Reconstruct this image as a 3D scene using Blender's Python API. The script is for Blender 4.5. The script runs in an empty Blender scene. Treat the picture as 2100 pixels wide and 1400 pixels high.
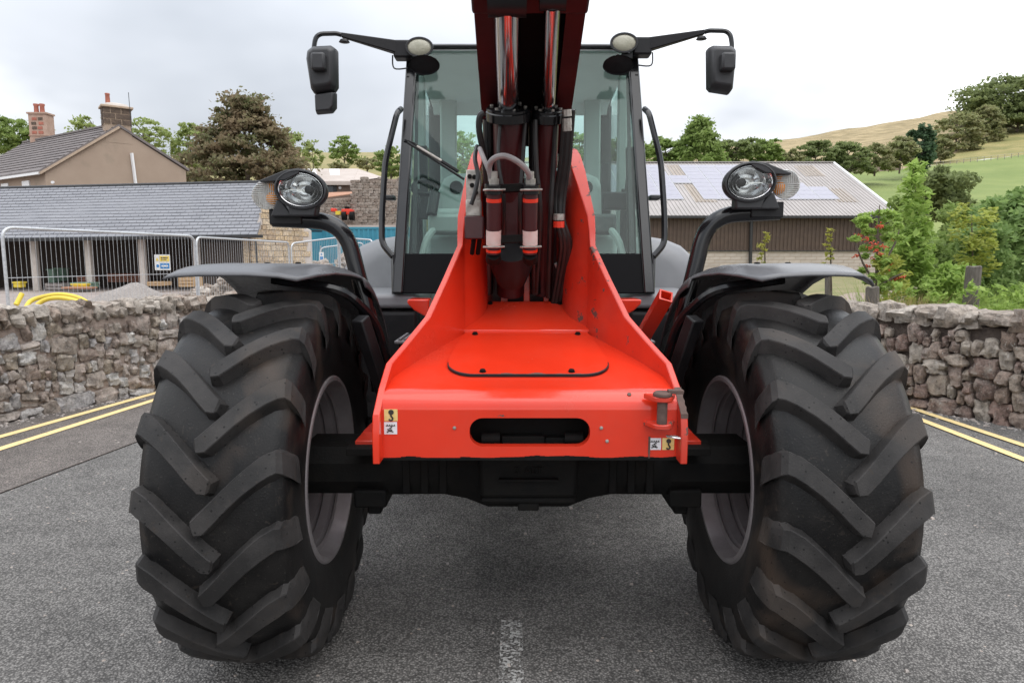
import bpy, math, random
import numpy as np
from mathutils import Vector, Matrix, noise as mnoise
R = math.radians
scene = bpy.context.scene
COL = scene.collection

# ------------------------------------------------------------------ camera
CAMP = Vector((-0.056, 0.0, 1.41)); PITCH = R(6.9); FPX = 1400.0
cam = bpy.data.cameras.new('camera'); cam.sensor_width = 36; cam.lens = 24
cam.clip_start = 0.05; cam.clip_end = 5000
camo = bpy.data.objects.new('camera', cam); COL.objects.link(camo)
camo.location = CAMP; camo.rotation_euler = (R(90) - PITCH, 0, 0)
scene.camera = camo
scene.render.resolution_x = 1024; scene.render.resolution_y = 682

# ------------------------------------------------------------------ sky, sun, exposure
SUN_EL, SUN_AZ = R(66), R(125)          # high, behind and to the right of the photographer
w = bpy.data.worlds.new('World'); scene.world = w; w.use_nodes = True
nt = w.node_tree; nt.nodes.clear()
def N(tree, t, **kw):
    n = tree.nodes.new(t)
    for k, v in kw.items():
        if k == 'inp':
            for kk, vv in v.items(): n.inputs[kk].default_value = vv
        else: setattr(n, k, v)
    return n
def L(tree, a, b): tree.links.new(a, b)
def Mth(tree, op, a, b=None, clamp=False):
    n = tree.nodes.new('ShaderNodeMath'); n.operation = op; n.use_clamp = clamp
    for i, x in enumerate((a, b)):
        if x is None: continue
        if isinstance(x, (int, float)): n.inputs[i].default_value = x
        else: tree.links.new(x, n.inputs[i])
    return n.outputs[0]
def Mix(tree, fac, a, b, blend='MIX'):
    n = tree.nodes.new('ShaderNodeMix'); n.data_type = 'RGBA'; n.blend_type = blend
    for i, x in ((0, fac), (6, a), (7, b)):
        if isinstance(x, (int, float)): n.inputs[i].default_value = x
        elif isinstance(x, (tuple, list)): n.inputs[i].default_value = (*x[:3], 1)
        else: tree.links.new(x, n.inputs[i])
    return n.outputs[2]
def Ramp(tree, fac, stops, interp='LINEAR'):
    n = tree.nodes.new('ShaderNodeValToRGB'); cr = n.color_ramp; cr.interpolation = interp
    while len(cr.elements) < len(stops): cr.elements.new(0.5)
    for e, (p, c) in zip(cr.elements, stops):
        e.position = p; e.color = (c, c, c, 1) if isinstance(c, (int, float)) else (*c[:3], 1)
    tree.links.new(fac, n.inputs[0]); return n.outputs[0]
sky = N(nt, 'ShaderNodeTexSky', sky_type='NISHITA', sun_disc=False, sun_elevation=SUN_EL, sun_rotation=SUN_AZ)
tc = N(nt, 'ShaderNodeTexCoord')
sep = N(nt, 'ShaderNodeSeparateXYZ'); L(nt, tc.outputs['Generated'], sep.inputs[0])
zz = Mth(nt, 'MAXIMUM', sep.outputs[2], 0.0)
# overcast dome (horizon to zenith about 1:3) broken by soft cloud banks
grad = Mth(nt, 'MULTIPLY_ADD', zz, 3.2); grad.node.inputs[2].default_value = 0.80
den = Mth(nt, 'ADD', zz, 0.35)
cx = Mth(nt, 'DIVIDE', sep.outputs[0], den); cy = Mth(nt, 'DIVIDE', sep.outputs[1], den)
comb = N(nt, 'ShaderNodeCombineXYZ'); L(nt, cx, comb.inputs[0]); L(nt, cy, comb.inputs[1]); comb.inputs[2].default_value = 3.7
mp = N(nt, 'ShaderNodeMapping'); L(nt, comb.outputs[0], mp.inputs[0])
mp.inputs['Location'].default_value = (-4.1, -3.3, 0)
n1 = N(nt, 'ShaderNodeTexNoise', inp={'Scale': 0.62, 'Detail': 5.0, 'Roughness': 0.5}); L(nt, mp.outputs[0], n1.inputs['Vector'])
cl = Ramp(nt, n1.outputs[0], [(0.33, (0.30, 0.32, 0.35)), (0.46, (0.45, 0.468, 0.50)), (0.60, (0.95, 0.955, 0.96))])
cloud = N(nt, 'ShaderNodeVectorMath', operation='SCALE'); L(nt, cl, cloud.inputs[0]); L(nt, grad, cloud.inputs['Scale'])
bg1 = N(nt, 'ShaderNodeBackground', inp={'Strength': 0.10}); L(nt, sky.outputs[0], bg1.inputs[0])
bg2 = N(nt, 'ShaderNodeBackground', inp={'Strength': 1.0}); L(nt, cloud.outputs[0], bg2.inputs[0])
mxs = N(nt, 'ShaderNodeMixShader', inp={0: 0.9}); L(nt, bg1.outputs[0], mxs.inputs[1]); L(nt, bg2.outputs[0], mxs.inputs[2])
wo = N(nt, 'ShaderNodeOutputWorld'); L(nt, mxs.outputs[0], wo.inputs[0])

sl = bpy.data.lights.new('sun', 'SUN'); sl.energy = 1.5; sl.angle = R(70); sl.color = (1, 0.96, 0.9)
so = bpy.data.objects.new('sun', sl); COL.objects.link(so)
# light comes from azimuth SUN_AZ (clockwise from +Y)
sd = Vector((math.sin(SUN_AZ) * math.cos(SUN_EL), math.cos(SUN_AZ) * math.cos(SUN_EL), math.sin(SUN_EL)))
so.rotation_euler = sd.to_track_quat('Z', 'Y').to_euler()
vs = scene.view_settings; vs.view_transform = 'Standard'; vs.look = 'None'; vs.gamma = 1; vs.exposure = 0.42; vs.use_curve_mapping = False

# ------------------------------------------------------------------ helpers
cT, sT = math.cos(PITCH), math.sin(PITCH)
def P(px, py, Y):
    """point at depth Y metres ahead seen at photo coordinate (px,py); used to take measurements off the photo"""
    u = (px - 1050) / FPX; v = (700 - py) / FPX
    t = Y / (cT + v * sT)
    return Vector((CAMP.x + u * t, Y, CAMP.z + (-sT + v * cT) * t))
def G(px, py, z=0.0):
    u = (px - 1050) / FPX; v = (700 - py) / FPX
    t = (z - CAMP.z) / (-sT + v * cT)
    return Vector((CAMP.x + u * t, (cT + v * sT) * t, z))
def V(*a): return Vector(a)
RND = random.Random(7)

class MB:
    def __init__(s): s.v = []; s.f = []
    def add(s, vs, fs):
        o = len(s.v); s.v += [tuple(x) for x in vs]; s.f += [tuple(i + o for i in f) for f in fs]; return s
    def box(s, c, size, rot=None):
        hx, hy, hz = (d / 2 for d in size); c = Vector(c)
        pts = [Vector((x, y, z)) for x in (-hx, hx) for y in (-hy, hy) for z in (-hz, hz)]
        if rot is not None: pts = [rot @ p for p in pts]
        return s.add([c + p for p in pts], [(0,1,3,2),(4,6,7,5),(0,4,5,1),(2,3,7,6),(0,2,6,4),(1,5,7,3)])
    def bb(s, a, b):
        return s.box([(a[i] + b[i]) / 2 for i in range(3)], [abs(b[i] - a[i]) for i in range(3)])
    def hexa(s, p):   # 8 points: bottom quad (ccw from above), top quad
        return s.add(p, [(3,2,1,0),(4,5,6,7),(0,1,5,4),(1,2,6,5),(2,3,7,6),(3,0,4,7)])
    def beam(s, a, b, wd, ht, up=(0, 0, 1)):
        a = Vector(a); b = Vector(b); d = (b - a).normalized(); up = Vector(up)
        sd = d.cross(up).normalized(); u = sd.cross(d).normalized()
        q = []
        for p in (a, b):
            for i, j in ((-1,-1),(1,-1),(1,1),(-1,1)): q.append(p + sd * i * wd / 2 + u * j * ht / 2)
        return s.add(q, [(0,1,2,3),(7,6,5,4),(0,4,5,1),(1,5,6,2),(2,6,7,3),(3,7,4,0)])
    def loft(s, loops, cap=True, closed=True):
        o = len(s.v); n = len(loops[0])
        for lp in loops: s.v += [tuple(x) for x in lp]
        for i in range(len(loops) - 1):
            for j in range(n if closed else n - 1):
                k = (j + 1) % n
                s.f.append((o+i*n+j, o+i*n+k, o+(i+1)*n+k, o+(i+1)*n+j))
        if cap and closed:
            s.f.append(tuple(o + j for j in reversed(range(n))))
            s.f.append(tuple(o + (len(loops)-1)*n + j for j in range(n)))
        return s
    def tube(s, path, r, n=10, cap=True, radii=None):
        path = [Vector(p) for p in path]; loops = []; prev = None
        for i, p in enumerate(path):
            if i == 0: d = path[1] - p
            elif i == len(path) - 1: d = p - path[i-1]
            else: d = (path[i+1] - p).normalized() + (p - path[i-1]).normalized()
            d = d.normalized()
            if prev is None:
                a = Vector((0, 0, 1)) if abs(d.z) < 0.9 else Vector((1, 0, 0))
                prev = (a - d * a.dot(d)).normalized()
            else: prev = (prev - d * prev.dot(d)).normalized()
            b = d.cross(prev); rr = radii[i] if radii else r
            loops.append([p + (prev * math.cos(2*math.pi*k/n) + b * math.sin(2*math.pi*k/n)) * rr for k in range(n)])
        return s.loft(loops, cap)
    def lathe(s, prof, c, ax, n=32, cap=True):
        """prof: list of (along, radius)"""
        ax = Vector(ax).normalized(); c = Vector(c)
        a = Vector((0, 0, 1)) if abs(ax.z) < 0.9 else Vector((1, 0, 0))
        u = (a - ax * a.dot(ax)).normalized(); vv = ax.cross(u)
        return s.loft([[c + ax * t + (u * math.cos(2*math.pi*k/n) + vv * math.sin(2*math.pi*k/n)) * r for k in range(n)] for t, r in prof], cap)
    def prism(s, poly, d):
        """extrude a 3D polygon by vector d"""
        d = Vector(d); a = [Vector(p) for p in poly]
        return s.loft([a, [p + d for p in a]])
    def mirror(s):
        s.v = [(-x, y, z) for x, y, z in s.v]; s.f = [tuple(reversed(f)) for f in s.f]; return s
    def mesh(s, name, smooth=35):
        me = bpy.data.meshes.new(name); me.from_pydata(s.v, [], s.f); me.validate()
        if smooth:
            me.polygons.foreach_set('use_smooth', [True] * len(me.polygons))
            me.set_sharp_from_angle(angle=R(smooth))
        return me
    def build(s, name, mat, parent=None, smooth=35, bevel=0.0, seg=2, solid=0, recalc=True):
        me = s.mesh(name, smooth)
        if recalc:
            import bmesh
            bm = bmesh.new(); bm.from_mesh(me); bmesh.ops.recalc_face_normals(bm, faces=bm.faces); bm.to_mesh(me); bm.free()
            if smooth: me.set_sharp_from_angle(angle=R(smooth))
        return link(name, me, mat, parent, bevel, seg, solid)
def link(name, me, mat, parent=None, bevel=0.0, seg=2, solid=0):
    o = bpy.data.objects.new(name, me); COL.objects.link(o)
    if mat is not None and not me.materials: me.materials.append(mat)
    if parent is not None: o.parent = parent
    if solid:
        m = o.modifiers.new('solid', 'SOLIDIFY'); m.thickness = solid; m.offset = 0
    if bevel:
        m = o.modifiers.new('bevel', 'BEVEL'); m.width = bevel; m.segments = seg; m.limit_method = 'ANGLE'; m.angle_limit = R(40)
        m.harden_normals = False
    return o
def empty(name, loc=(0, 0, 0)):
    o = bpy.data.objects.new(name, None); COL.objects.link(o); o.location = loc; o.empty_display_size = 0.1
    return o
def tag(o, label=None, cat=None, group=None, kind=None):
    if label: o['label'] = label
    if cat: o['category'] = cat
    if group: o['group'] = group
    if kind: o['kind'] = kind
    return o
def thing(name, label, cat, group=None):
    return tag(empty(name), label, cat, group)      # roots sit at the world origin; set_base() moves them under the thing
def set_base(root):
    """move the empty to the base of its thing without moving the parts"""
    bpy.context.view_layer.update()
    lo = [1e9] * 3; hi = [-1e9] * 3
    def rec(o):
        if o.type == 'MESH':
            for c in o.bound_box:
                p = o.matrix_world @ Vector(c)
                for i in range(3): lo[i] = min(lo[i], p[i]); hi[i] = max(hi[i], p[i])
        for ch in o.children: rec(ch)
    rec(root)
    b = Vector(((lo[0]+hi[0])/2, (lo[1]+hi[1])/2, lo[2]))
    for ch in root.children: ch.location = ch.location - b
    root.location = b
def proj(p):
    q = Vector(p) - CAMP; zc_ = q.y * cT - q.z * sT; return 1050 + FPX * q.x / zc_, 700 - FPX * (q.y * sT + q.z * cT) / zc_
def curve_pts(pts, n=6):
    """Catmull-Rom through points"""
    pts = [Vector(p) for p in pts]; out = []
    for i in range(len(pts) - 1):
        p0 = pts[max(i-1, 0)]; p1 = pts[i]; p2 = pts[i+1]; p3 = pts[min(i+2, len(pts)-1)]
        for k in range(n):
            t = k / n
            out.append(0.5 * ((2*p1) + (p2-p0)*t + (2*p0-5*p1+4*p2-p3)*t*t + (3*p1-p0-3*p2+p3)*t**3))
    out.append(pts[-1]); return out
def fillet(pts, r, n=6):
    """polyline with rounded corners"""
    pts = [Vector(p) for p in pts]; out = [pts[0]]
    for i in range(1, len(pts) - 1):
        a = pts[i-1] - pts[i]; b = pts[i+1] - pts[i]
        d = min(r, a.length * 0.45, b.length * 0.45)
        p = pts[i] + a.normalized() * d; q = pts[i] + b.normalized() * d
        for k in range(n + 1):
            t = k / n; out.append(p * (1-t)**2 + pts[i] * 2*t*(1-t) + q * t*t)
    out.append(pts[-1]); return out

# ------------------------------------------------------------------ materials
def material(name, c1, c2=None, scale=6.0, rough=0.5, rough2=None, metal=0.0, bump=0.0, bscale=60.0, detail=6.0,
             lo=0.35, hi=0.65, coat=0.0, spec=0.5, coords='Object', wear=None, wear_at=(0.62, 0.68), wscale=14.0, rand=0.0, stretch=None, bdist=0.02, trans=0.0, dirt=0.0):
    m = bpy.data.materials.new(name); m.use_nodes = True; t = m.node_tree
    b = t.nodes['Principled BSDF']
    tcx = N(t, 'ShaderNodeTexCoord'); src = tcx.outputs[coords]
    if stretch:
        mm = N(t, 'ShaderNodeMapping'); L(t, src, mm.inputs[0]); mm.inputs['Scale'].default_value = stretch; src = mm.outputs[0]
    nz = N(t, 'ShaderNodeTexNoise', inp={'Scale': scale, 'Detail': detail, 'Roughness': 0.6}); L(t, src, nz.inputs['Vector'])
    fac = Ramp(t, nz.outputs[0], [(lo, 0.0), (hi, 1.0)])
    col = Mix(t, fac, c1, c2 if c2 else c1)
    if rand:
        oi = N(t, 'ShaderNodeObjectInfo')
        v = Mth(t, 'MULTIPLY_ADD', oi.outputs['Random'], rand * 2); v.node.inputs[2].default_value = 1 - rand
        cc = N(t, 'ShaderNodeCombineXYZ')
        for i in range(3): L(t, v, cc.inputs[i])
        col = Mix(t, 1.0, col, cc.outputs[0], 'MULTIPLY')
    rsock = Mth(t, 'MULTIPLY_ADD', fac, (rough2 - rough) if rough2 is not None else 0.0); rsock.node.inputs[2].default_value = rough
    if wear:
        nw = N(t, 'ShaderNodeTexNoise', inp={'Scale': wscale, 'Detail': 8.0, 'Roughness': 0.65}); L(t, src, nw.inputs['Vector'])
        wf = Ramp(t, nw.outputs[0], [(wear_at[0], 0.0), (wear_at[1], 1.0)])
        col = Mix(t, wf, col, wear)
        rsock = Mth(t, 'MULTIPLY_ADD', wf, 0.35); rsock.node.inputs[2].default_value = rough
    if dirt:
        nd = N(t, 'ShaderNodeTexNoise', inp={'Scale': 2.2, 'Detail': 9.0, 'Roughness': 0.72}); L(t, src, nd.inputs['Vector'])
        df = Ramp(t, nd.outputs[0], [(0.46, 0.0), (0.66, dirt)])
        col = Mix(t, df, col, (0.20, 0.14, 0.10)); rsock = Mth(t, 'ADD', rsock, Mth(t, 'MULTIPLY', df, 0.9))
    L(t, col, b.inputs['Base Color']); L(t, rsock, b.inputs['Roughness'])
    b.inputs['Metallic'].default_value = metal; b.inputs['Coat Weight'].default_value = coat; b.inputs['Coat Roughness'].default_value = 0.08
    b.inputs['Specular IOR Level'].default_value = spec
    if trans: b.inputs['Transmission Weight'].default_value = trans
    if bump:
        nb = N(t, 'ShaderNodeTexNoise', inp={'Scale': bscale, 'Detail': 5.0, 'Roughness': 0.6}); L(t, src, nb.inputs['Vector'])
        bp = N(t, 'ShaderNodeBump', inp={'Strength': bump, 'Distance': bdist}); L(t, nb.outputs[0], bp.inputs['Height'])
        L(t, bp.outputs[0], b.inputs['Normal'])
    return m
def glass(name, tint, ior=1.45, rough=0.0):
    m = bpy.data.materials.new(name); m.use_nodes = True; t = m.node_tree; t.nodes.clear()
    tr = N(t, 'ShaderNodeBsdfTransparent'); tr.inputs[0].default_value = (*tint, 1)
    gl = N(t, 'ShaderNodeBsdfGlossy'); gl.inputs['Roughness'].default_value = rough; gl.inputs[0].default_value = (1, 1, 1, 1)
    lw = N(t, 'ShaderNodeLayerWeight', inp={'Blend': 0.5}); mx = N(t, 'ShaderNodeMixShader')      # thin pane: Schlick reflection, same from both sides
    fz = Mth(t, 'MULTIPLY_ADD', Mth(t, 'POWER', lw.outputs['Facing'], 5.0), 0.95); fz.node.inputs[2].default_value = 0.015
    L(t, fz, mx.inputs[0]); L(t, tr.outputs[0], mx.inputs[1]); L(t, gl.outputs[0], mx.inputs[2])
    o = N(t, 'ShaderNodeOutputMaterial'); L(t, mx.outputs[0], o.inputs[0]); return m
MT = {}
# ================================================================== TELEHANDLER
MT['red'] = material('red_paint', (0.74, 0.038, 0.013), (0.68, 0.033, 0.011), 3.0, 0.20, 0.28, coat=0.38, spec=.40, bump=0.02, bscale=40,
                     wear=(0.10, 0.055, 0.045), wear_at=(0.715, 0.722), wscale=6.0, dirt=.09)
MT['red_worn'] = material('red_paint_worn', (0.63, 0.036, 0.014), (0.55, 0.03, 0.014), 8.0, 0.35, coat=0.25,
                     wear=(0.11, 0.06, 0.05), wear_at=(0.625, 0.64), wscale=13.0, dirt=.14)
MT['shade_red'] = material('shaded_red_paint', (0.055, 0.003, 0.0045), (0.036, 0.0022, 0.0035), 6.0, 0.4, 0.55, coat=0.2, bump=0.05)  # machine red darkened to carry the shade around cylinders and tower
MT['black'] = material('black_paint', (0.008, 0.008, 0.009), (0.015, 0.014, 0.015), 8.0, 0.36, 0.5, bump=0.03, spec=.3)
MT['gloss_black'] = material('gloss_black_tube', (0.007, 0.007, 0.008), (0.010, 0.010, 0.011), 8.0, 0.13, 0.2)
MT['axle'] = material('axle_black', (0.005, 0.005, 0.005), (0.010, 0.009, 0.008), 14.0, 0.62, 0.8, bump=0.15, bscale=90, spec=0.15)
MT['satin_black'] = material('satin_black', (0.005, 0.005, 0.006), (0.007, 0.007, 0.008), 5.0, 0.45, 0.55, spec=0.06)
MT['clear_plastic'] = material('clear_plastic', (0.50, 0.49, 0.485), (0.66, 0.645, 0.63), 60, 0.15)
MT['plastic'] = material('grey_plastic', (0.19, 0.19, 0.20), (0.22, 0.22, 0.23), 5.0, 0.42, 0.5, bump=0.06, bscale=400)
MT['fender'] = material('fender_plastic', (0.085, 0.085, 0.091), (0.11, 0.11, 0.116), 4.0, 0.24, 0.34, bump=0.03, bscale=350)
MT['mirror_black'] = material('mirror_housing', (0.022, 0.022, 0.024), (0.03, 0.03, 0.032), 6.0, 0.45, 0.5, bump=0.08, bscale=500)
MT['rim'] = material('rim_silver', (0.31, 0.285, 0.29), (0.25, 0.225, 0.23), 9.0, 0.38, 0.55, metal=0.45, bump=0.03)
MT['reflector'] = material('lamp_reflector', (0.80, 0.80, 0.81), (0.62, 0.62, 0.63), 9.0, 0.10, 0.18, metal=1.0)
MT['chrome'] = material('chrome', (0.72, 0.72, 0.73), None, 3.0, 0.13, metal=1.0)
MT['shade_boom_red'] = material('boom_red_shaded', (0.055, 0.0035, 0.0045), (0.036, 0.0025, 0.0032), 5.0, 0.42, 0.55, bump=0.04, spec=.35)  # boom paint with its shade mixed into the colour
MT['steel'] = material('dirty_steel', (0.50, 0.47, 0.43), (0.30, 0.27, 0.24), 30.0, 0.4, 0.6, metal=0.7, bump=0.1)
MT['rust'] = material('rusty_pin', (0.085, 0.052, 0.042), (0.15, 0.095, 0.08), 25.0, 0.6, 0.75, metal=0.3, bump=0.15)
MT['hose'] = material('grey_hose', (0.22, 0.20, 0.20), (0.30, 0.27, 0.26), 20.0, 0.45, 0.6)
MT['rubber_hose'] = material('black_hose', (0.012, 0.011, 0.011), (0.02, 0.018, 0.017), 20.0, 0.35, 0.5)
MT['cabgrey'] = material('cab_trim', (0.27, 0.30, 0.285), (0.32, 0.35, 0.335), 4.0, 0.6, 0.7, bump=0.04, bscale=200)
MT['headliner'] = material('headliner', (0.62, 0.63, 0.64), (0.66, 0.67, 0.68), 4.0, 0.8)
MT['seat'] = material('seat_cloth', (0.05, 0.055, 0.055), (0.08, 0.08, 0.08), 40.0, 0.85)
MT['windscreen'] = glass('windscreen_glass', (0.87, 0.955, 0.93), 1.5)
MT['clearglass'] = glass('lamp_glass', (0.95, 0.96, 0.95), 1.45)
MT['label'] = material('pale_label', (0.60, 0.42, 0.38), (0.66, 0.52, 0.48), 30, 0.5)
MT['orange'] = material('orange_bulb', (0.9, 0.30, 0.03), (0.95, 0.4, 0.05), 5, 0.2)
MT['worklight'] = material('worklight_lens', (0.40, 0.385, 0.29), (0.48, 0.46, 0.36), 40, 0.18, 0.25, bump=0.2, bscale=120, coat=0.6)
MT['sticker_yellow'] = material('sticker_yellow', (0.72, 0.50, 0.16), (0.78, 0.58, 0.24), 60, 0.45)
MT['sticker_white'] = material('sticker_white', (0.78, 0.76, 0.78), (0.70, 0.68, 0.70), 60, 0.45)
MT['ink'] = material('sticker_ink', (0.03, 0.025, 0.02), None, 60, 0.5)

def rubber(name='tyre_rubber', c1=(0.0055, 0.0053, 0.0056), c2=(0.016, 0.0145, 0.0138), r0=.22, dust=(0.080, 0.055, 0.040)):
    m = bpy.data.materials.new(name); m.use_nodes = True; t = m.node_tree; b = t.nodes['Principled BSDF']
    tcx = N(t, 'ShaderNodeTexCoord'); gm = N(t, 'ShaderNodeNewGeometry')
    src = gm.outputs['Position']
    n1 = N(t, 'ShaderNodeTexNoise', inp={'Scale': 7.0, 'Detail': 8.0, 'Roughness': 0.62}); L(t, src, n1.inputs['Vector'])
    n2 = N(t, 'ShaderNodeTexNoise', inp={'Scale': 3.1, 'Detail': 3.0, 'Roughness': 0.5, 'Distortion': 0.6}); L(t, src, n2.inputs['Vector'])
    n3 = N(t, 'ShaderNodeTexNoise', inp={'Scale': 170.0, 'Detail': 3.0}); L(t, src, n3.inputs['Vector'])
    c = Mix(t, Ramp(t, n1.outputs[0], [(0.38, 0.0), (0.66, 1.0)]), c1, c2)
    c = Mix(t, Ramp(t, n2.outputs[0], [(0.53, 0.0), (0.70, 0.6)]), c, dust)     # dried dust
    c = Mix(t, Ramp(t, n3.outputs[0], [(0.66, 0.0), (0.72, 0.5)]), c, (0.075, 0.07, 0.064))
    vd = N(t, 'ShaderNodeTexVoronoi', inp={'Scale': 42.0}); L(t, src, vd.inputs['Vector'])
    c = Mix(t, Mth(t, 'MULTIPLY', Mth(t, 'LESS_THAN', vd.outputs['Distance'], 0.13), 0.8), c, (0.004, 0.004, 0.004))      # vent stubs
    n4 = N(t, 'ShaderNodeTexNoise', inp={'Scale': 24.0, 'Detail': 7.0, 'Roughness': 0.7, 'Distortion': 1.5}); L(t, src, n4.inputs['Vector'])
    c = Mix(t, Ramp(t, n4.outputs[0], [(0.60, 0.0), (0.66, 0.6)]), c, (0.045, 0.036, 0.03))
    L(t, c, b.inputs['Base Color'])
    r = Mth(t, 'MULTIPLY_ADD', n1.outputs[0], 0.40); r.node.inputs[2].default_value = r0
    L(t, r, b.inputs['Roughness']); b.inputs['Specular IOR Level'].default_value = 0.26
    bp = N(t, 'ShaderNodeBump', inp={'Strength': 0.22, 'Distance': 0.004}); L(t, n3.outputs[0], bp.inputs['Height']); L(t, bp.outputs[0], b.inputs['Normal'])
    return m
MT['rubber'] = rubber(); MT['lug_rubber'] = rubber('lug_rubber', (0.020, 0.019, 0.0188), (0.046, 0.0425, 0.041), .45, (0.085, 0.066, 0.053))

TH = thing('telehandler', 'red telehandler with raised boom, black cab and huge lugged tractor tyres', 'telehandler')
AY, RT, TX = 2.456, 0.655, 0.918          # axle depth, tyre radius, tyre centre offset

# ---------------------------------------------------------------- tyres
def crown(x):
    ax = abs(x)
    return 0.655 - 0.028 * (ax / 0.25) ** 2.2
def tyre_mesh():
    prof = [(-0.215, 0.325), (-0.232, 0.345), (-0.248, 0.40), (-0.256, 0.46), (-0.255, 0.51), (-0.250, 0.55), (-0.238, 0.580), (-0.20, 0.598),
            (-0.13, 0.607), (-0.06, 0.611), (0.0, 0.612)]
    prof = prof + [(-a, r) for a, r in reversed(prof[:-1])]
    return MB().lathe(prof, (0, 0, 0), (1, 0, 0), 96, cap=False).mesh('tyre', 50)
def lug_mesh(side):
    """one bar lug, from the crown centre out over the shoulder; local axis X, lug root at angle 0 (pointing -Y), shoulder end turned upward"""
    mb = MB(); loops = []
    pts = [(-.030, -.008, .648, .590), (-.024, -.006, .6545, .587), (-.006, -.0016, .655, .585)]
    for x in (.03, .075, .12, .165, .20):
        u = x / .25; pts.append((x, 0.185 * (1 - (1 - u) ** 1.3), crown(x), .585))
    # knee over the shoulder, then the stub running down the sidewall
    pts += [(.230, .176, .628, .565), (.247, .172, .612, .545), (.258, .162, .580, .520), (.2635, .150, .548, .500), (.2625, .140, .520, .485)]
    for i, (x, s, top, base) in enumerate(pts):
        a = pts[max(i-1, 0)]; b = pts[min(i+1, len(pts)-1)]
        d = Vector((b[0]-a[0], b[1]-a[1])).normalized()
        if i >= len(pts) - 5: d = Vector((1, .12)).normalized()
        nrm = Vector((-d.y, d.x))
        wt = (0.012, 0.0205, 0.0255)[i] if i < 3 else 0.0255
        wt *= 1.0 + 0.30 * min(1, max(0, (x - 0.1) / 0.13)); wb = wt + 0.016
        row = []
        for off, rr in ((-wb, base), (-wt - 0.001, top - 0.003), (-wt + 0.0018, top), (wt - 0.0018, top), (wt + 0.001, top - 0.003), (wb, base)):
            ex = 0.0
            if i == 0: ex = 0.012 if rr < top - 0.02 else 0.0
            px, ps = x + nrm.x * off - ex, s + nrm.y * off
            px = min(px, 0.270); an = ps / 0.64
            row.append(Vector((px * side, -rr * math.cos(an), rr * math.sin(an))))
        loops.append(row)
    mb.loft(loops, cap=True, closed=True)
    return mb.mesh('lug', 40)
import bmesh
def fixn(me):
    bm = bmesh.new(); bm.from_mesh(me); bmesh.ops.recalc_face_normals(bm, faces=bm.faces); bm.to_mesh(me); bm.free(); me.set_sharp_from_angle(angle=R(24)); return me
tm = tyre_mesh(); lm = {1: fixn(lug_mesh(1)), -1: fixn(lug_mesh(-1))}
tm.materials.append(MT['rubber']); lm[1].materials.append(MT['lug_rubber']); lm[-1].materials.append(MT['lug_rubber'])
NL = 18
def rim_mesh():
    prof = [(-0.225, 0.345), (-0.235, 0.335), (-0.235, 0.322), (-0.20, 0.312), (-0.175, 0.306), (-0.170, 0.290), (-0.162, 0.300), (-0.150, 0.286), (-0.115, 0.282), (-0.108, 0.292), (-0.098, 0.270), (-0.045, 0.264), (-0.038, 0.274), (-0.028, 0.258), (0.05, 0.256),
            (0.06, 0.20), (0.045, 0.12), (0.045, 0.0001)]
    return MB().lathe(prof, (0, 0, 0), (1, 0, 0), 72, cap=False)
for axle_y, front in ((AY, True), (AY + 2.55, False)):
    for sx in (-1, 1):
        ty = link('tyre', tm, None, TH); ty.location = (sx * TX, axle_y, RT - 0.012)
        ty.rotation_euler = (R(-3.0 if sx < 0 else -2.7), 0, 0); ty.scale = (0.86, 1, 1)
        for k in range(NL):
            for sd in (-1, 1):
                o = link('lug', lm[sd], None, ty)
                o.rotation_euler = (-2 * math.pi * (k + (0.5 if sd * sx > 0 else 0.0)) / NL, 0, 0)
        rb = rim_mesh()
        if sx > 0: rb.mirror()
        # inboard side of the rim faces the machine centre
        rb.v = [(-x, y, z) for x, y, z in rb.v]; rb.f = [tuple(reversed(f)) for f in rb.f]
        ro = rb.build('rim', MT['rim'], TH, 40, recalc=False); ro.location = (sx * TX, axle_y, RT - 0.012); ro.scale = (0.86, 1, 1)
        hb = MB().lathe([(-0.20, 0.0), (-0.20, 0.08), (-0.06, 0.10), (0.05, 0.13)], (0, 0, 0), (sx, 0, 0), 28).build('hub', MT['axle'], ro)

# ---------------------------------------------------------------- front axle
ax = MB(); lp = []
for x, hh, hd in ((-0.80, .10, .11), (-0.52, .10, .11), (-0.50, .105, .11), (-0.30, .105, .105), (-0.22, .118, .12), (-0.14, .14, .16), (0.14, .14, .16), (0.22, .118, .12), (0.30, .105, .105), (0.50, .105, .11), (0.52, .10, .11), (0.80, .10, .11)):
    lp.append([Vector((x, AY + hd * math.cos(a) * 1.15, 0.662 + hh * max(-.86, min(.86, 1.25 * math.sin(a))))) for a in [2*math.pi*(k+.5)/12 for k in range(12)]])
ax.loft(lp); ax.build('front_axle', MT['axle'], TH, 30)
d = MB(); d.hexa([V(-.165,2.24,.60),V(.165,2.24,.60),V(.165,2.62,.60),V(-.165,2.62,.60),V(-.172,2.22,.80),V(.172,2.22,.80),V(.172,2.62,.80),V(-.172,2.62,.80)])
dh = d.build('axle_housing', MT['axle'], TH, 30, bevel=0.016)
d = MB().bb((-.165, 2.245, .578), (.165, 2.60, .602)); d.build('housing_foot', MT['axle'], dh, 30, bevel=0.012)
d = MB().bb((-.036, 2.25, .553), (.036, 2.34, .580)); d.build('drain_block', MT['axle'], dh, 30, bevel=0.006)
MB().bb((-.10, 2.206, .672), (.10, 2.234, .678)).build('cast_rib', MT['axle'], dh, 30, bevel=0.002)
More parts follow.
